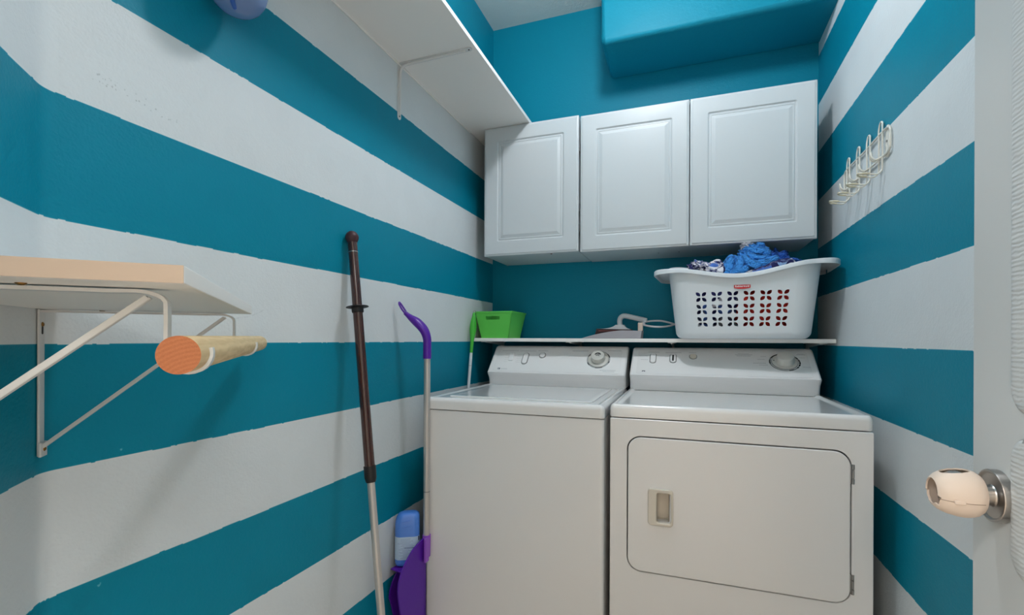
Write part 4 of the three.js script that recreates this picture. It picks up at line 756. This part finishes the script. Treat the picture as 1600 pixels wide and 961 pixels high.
  const bg = ext(bd, 0.0012, 0.0003, 1), p = bg.attributes.position, uv = new Float32Array(p.count * 2); for (let i = 0; i < p.count; i++) { uv[2 * i] = p.getX(i) / bw + 0.5; uv[2 * i + 1] = p.getY(i) / bh + 0.5; } bg.rotateX(-0.125); bg.translate(0.004, 0.193, HD(0.193) - 0.0002); bg.setAttribute('uv', new THREE.BufferAttribute(uv, 2));
  mesh('badge', bg, std({ map: tx, roughness: 0.4 }), t).userData.label = 'red oval badge';
}
// crumpled cloth: a closed lump whose surface is thrown into rounded folds
function lump(c, r, sd, { amp = 0.35, freq = 2.6, fine = 0.06, dir = [1, 0.4, 0.3], fq = 9, res = 72 } = {}) {
  const g = new THREE.SphereGeometry(1, res, Math.round(res * 0.66)), p = g.attributes.position, d = V(...dir).normalize();
  for (let i = 0; i < p.count; i++) {
    const v = V(p.getX(i), p.getY(i), p.getZ(i)), w = nz(v.x * freq + sd, v.y * freq + sd * 1.7, v.z * freq - sd), fold = 1 - Math.abs(Math.sin(v.dot(d) * fq + 2.4 * w + sd)), f2 = nz(v.x * 8 + sd, v.y * 8, v.z * 8);
    const k = 1 + amp * w + fine * (fold * 2 - 1) + fine * 0.5 * f2; p.setXYZ(i, c[0] + v.x * r[0] * k, c[1] + v.y * r[1] * k, c[2] + v.z * r[2] * k);
  }
  g.deleteAttribute('uv'); g.deleteAttribute('normal'); return prep(g, 1.2);
}
function roll(pts, r, sd, squash = 1) {                                // a thick fold of towelling
  const c = new THREE.CatmullRomCurve3(pts.map((p) => V(...p)), false, 'centripetal'), N = 70, R = 26, F = c.computeFrenetFrames(N, false), pos = [], idx = [];
  for (let i = 0; i <= N; i++) { const u = i / N, p = c.getPointAt(u), e = Math.sqrt(Math.max(0, Math.min(1, Math.min(u, 1 - u) * 9)));
    for (let k = 0; k < R; k++) { const a = k / R * 2 * Math.PI; const rr2 = r * (0.15 + 0.85 * e) * (1 + 0.22 * nz(u * 6 + sd, Math.cos(a) * 1.3, Math.sin(a) * 1.3 + sd) + 0.06 * Math.sin(3 * a + u * 8 + sd)); const o = F.normals[i].clone().multiplyScalar(Math.cos(a) * rr2 * squash).addScaledVector(F.binormals[i], Math.sin(a) * rr2); pos.push(p.x + o.x, p.y + o.y, p.z + o.z); }
    if (i < N) for (let k = 0; k < R; k++) { const a = i * R + k, b = i * R + (k + 1) % R; idx.push(a, b, b + R, a, b + R, a + R); } }
  const g = new THREE.BufferGeometry(); g.setAttribute('position', new THREE.Float32BufferAttribute(pos, 3)); g.setIndex(idx); return prep(g, 1.2);
}
{
  const terryBump = noiseTex(256, [[40, 1], [72, 1.1]]); terryBump.repeat.set(4.5, 4.5);
  const terry = (r, g, b) => phy({ color: C(r, g, b), roughness: 0.95, bumpMap: terryBump, bumpScale: 0.0075, sheen: 0.35, sheenRoughness: 0.6, sheenColor: C(r, g, b) });
  // navy print with white and pale blue patches outlined in dark
  const prn = (() => { const c = document.createElement('canvas'); c.width = c.height = 512; const g = c.getContext('2d'); g.fillStyle = 'rgb(24,26,84)'; g.fillRect(0, 0, 512, 512); seed = 17;
    for (let i = 0; i < 26; i++) { const x = rnd() * 512, y = rnd() * 512, a = rnd() * 3.1, w = 26 + rnd() * 30, h = 18 + rnd() * 18, col = ['rgb(226,226,234)', 'rgb(150,182,226)', 'rgb(232,228,232)', 'rgb(70,110,190)'][i % 4];
      for (const ox of [-512, 0, 512]) for (const oy of [-512, 0, 512]) { g.fillStyle = col; g.beginPath(); g.ellipse(x + ox, y + oy, w, h, a, 0, 7); g.fill(); if (i % 4 === 0) { g.fillStyle = 'rgb(30,28,60)'; g.beginPath(); g.arc(x + ox, y + oy, 5, 0, 7); g.fill(); } } }
    const t = new THREE.CanvasTexture(c); t.wrapS = t.wrapT = THREE.RepeatWrapping; t.colorSpace = THREE.SRGBColorSpace; t.repeat.set(2.3, 2.3); return t; })();
  const printed = std({ map: prn, roughness: 0.9, bumpMap: grainy, bumpScale: 0.0004 });
  const bl = BK, cz = BK.z;
  const a = thing('towel', 'bright blue terry towel crumpled on top in the middle of the basket', 'towel', [0, 0, 0], 0);
  mesh('folds', [
    lump([0.236, 1.380, cz + 0.05], [0.115, 0.056, 0.085], 3.1, { amp: 0.45, fine: 0.06 }),
    roll([[0.135, 1.350, cz + 0.140], [0.150, 1.388, cz + 0.130], [0.163, 1.420, cz + 0.105], [0.180, 1.428, cz + 0.065]], 0.024, 1.3, 0.8),
    roll([[0.172, 1.352, cz + 0.152], [0.186, 1.390, cz + 0.140], [0.194, 1.415, cz + 0.115], [0.190, 1.425, cz + 0.08]], 0.019, 2.2, 0.9),
    roll([[0.160, 1.345, cz + 0.156], [0.174, 1.372, cz + 0.152], [0.196, 1.372, cz + 0.154], [0.214, 1.390, cz + 0.146]], 0.015, 9.2, 0.9),
    roll([[0.204, 1.438, cz + 0.110], [0.217, 1.408, cz + 0.134], [0.250, 1.394, cz + 0.142], [0.286, 1.404, cz + 0.130], [0.322, 1.424, cz + 0.105]], 0.017, 4.4, 1),
    roll([[0.210, 1.452, cz + 0.085], [0.232, 1.430, cz + 0.112], [0.262, 1.420, cz + 0.122], [0.292, 1.428, cz + 0.108]], 0.014, 5.2, 0.9),
    roll([[0.206, 1.462, cz + 0.075], [0.236, 1.456, cz + 0.090], [0.268, 1.448, cz + 0.094], [0.298, 1.438, cz + 0.082]], 0.018, 6.2, 1),
    lump([0.247, 1.452, cz + 0.062], [0.052, 0.034, 0.045], 4.9, { amp: 0.4, fine: 0.08, fq: 12 }),
    roll([[0.236, 1.378, cz + 0.150], [0.262, 1.376, cz + 0.154], [0.290, 1.392, cz + 0.140]], 0.013, 7.4, 1),
  ], terry(60, 142, 222), a);
  const b = thing('towel', 'darker blue cloth peak poking up behind the bright towel in the basket', 'towel');
  mesh('folds', [lump([0.322, 1.40, cz + 0.02], [0.062, 0.062, 0.06], 8.3, { amp: 0.5, fine: 0.10 }), lump([0.300, 1.43, cz + 0.0], [0.038, 0.042, 0.04], 2.3, { amp: 0.4 })], terry(36, 92, 184), b);
  const c2 = thing('towel', 'flat blue towel corner at the right end of the basket', 'towel');
  mesh('folds', [lump([0.372, 1.40, cz + 0.065], [0.040, 0.026, 0.05], 5.5, { amp: 0.3, fine: 0.05, fq: 6 })], terry(34, 98, 188), c2);
  const d = thing('printed_cloth', 'navy cloth with white and pale blue print heaped at the left of the basket', 'clothing');
  mesh('folds', [
    lump([0.110, 1.375, cz + 0.05], [0.085, 0.046, 0.085], 6.1, { amp: 0.35, fine: 0.12, fq: 11 }),
    lump([0.045, 1.393, cz + 0.075], [0.048, 0.034, 0.055], 9.4, { amp: 0.35, fine: 0.10 }),
    roll([[0.015, 1.392, cz + 0.10], [0.045, 1.410, cz + 0.085], [0.075, 1.402, cz + 0.09], [0.105, 1.388, cz + 0.10]], 0.020, 2.7, 0.8),
    roll([[0.085, 1.376, cz + 0.135], [0.105, 1.402, cz + 0.115], [0.125, 1.414, cz + 0.08]], 0.022, 5.7, 0.7),
    roll([[0.115, 1.362, cz + 0.145], [0.135, 1.388, cz + 0.13], [0.150, 1.402, cz + 0.09]], 0.020, 8.7, 0.7),
    lump([0.105, 1.26, cz + 0.05], [0.118, 0.09, 0.085], 1.4, { amp: 0.14, fine: 0.05 })], printed, d);
  const e = thing('printed_cloth', 'navy and white printed cloth below the blue towel at the right of the basket', 'clothing');
  mesh('folds', [roll([[0.215, 1.352, cz + 0.158], [0.27, 1.368, cz + 0.158], [0.325, 1.388, cz + 0.14], [0.372, 1.402, cz + 0.11]], 0.022, 3.7, 0.9), lump([0.33, 1.375, cz + 0.09], [0.06, 0.04, 0.05], 4.6, { amp: 0.3, fine: 0.1 })], printed, e);
  const f = thing('towel', 'grey-white cloth edge peeping over the front of the basket rim', 'towel');
  mesh('folds', [roll([[0.20, 1.350, cz + 0.162], [0.225, 1.362, cz + 0.162], [0.27, 1.362, cz + 0.166], [0.30, 1.368, cz + 0.158]], 0.011, 7.7, 1), lump([0.222, 1.478, cz + 0.06], [0.026, 0.018, 0.03], 2.9, { amp: 0.3 })], terry(206, 206, 216), f);
  const h = thing('towel', 'red cloth seen through the cut-outs in the right half of the basket', 'towel');
  mesh('folds', [lump([0.288, 1.235, cz + 0.078], [0.118, 0.095, 0.074], 7.2, { amp: 0.12, fine: 0.04 })], terry(206, 48, 36), h);
}
renderer.render(scene, camera);
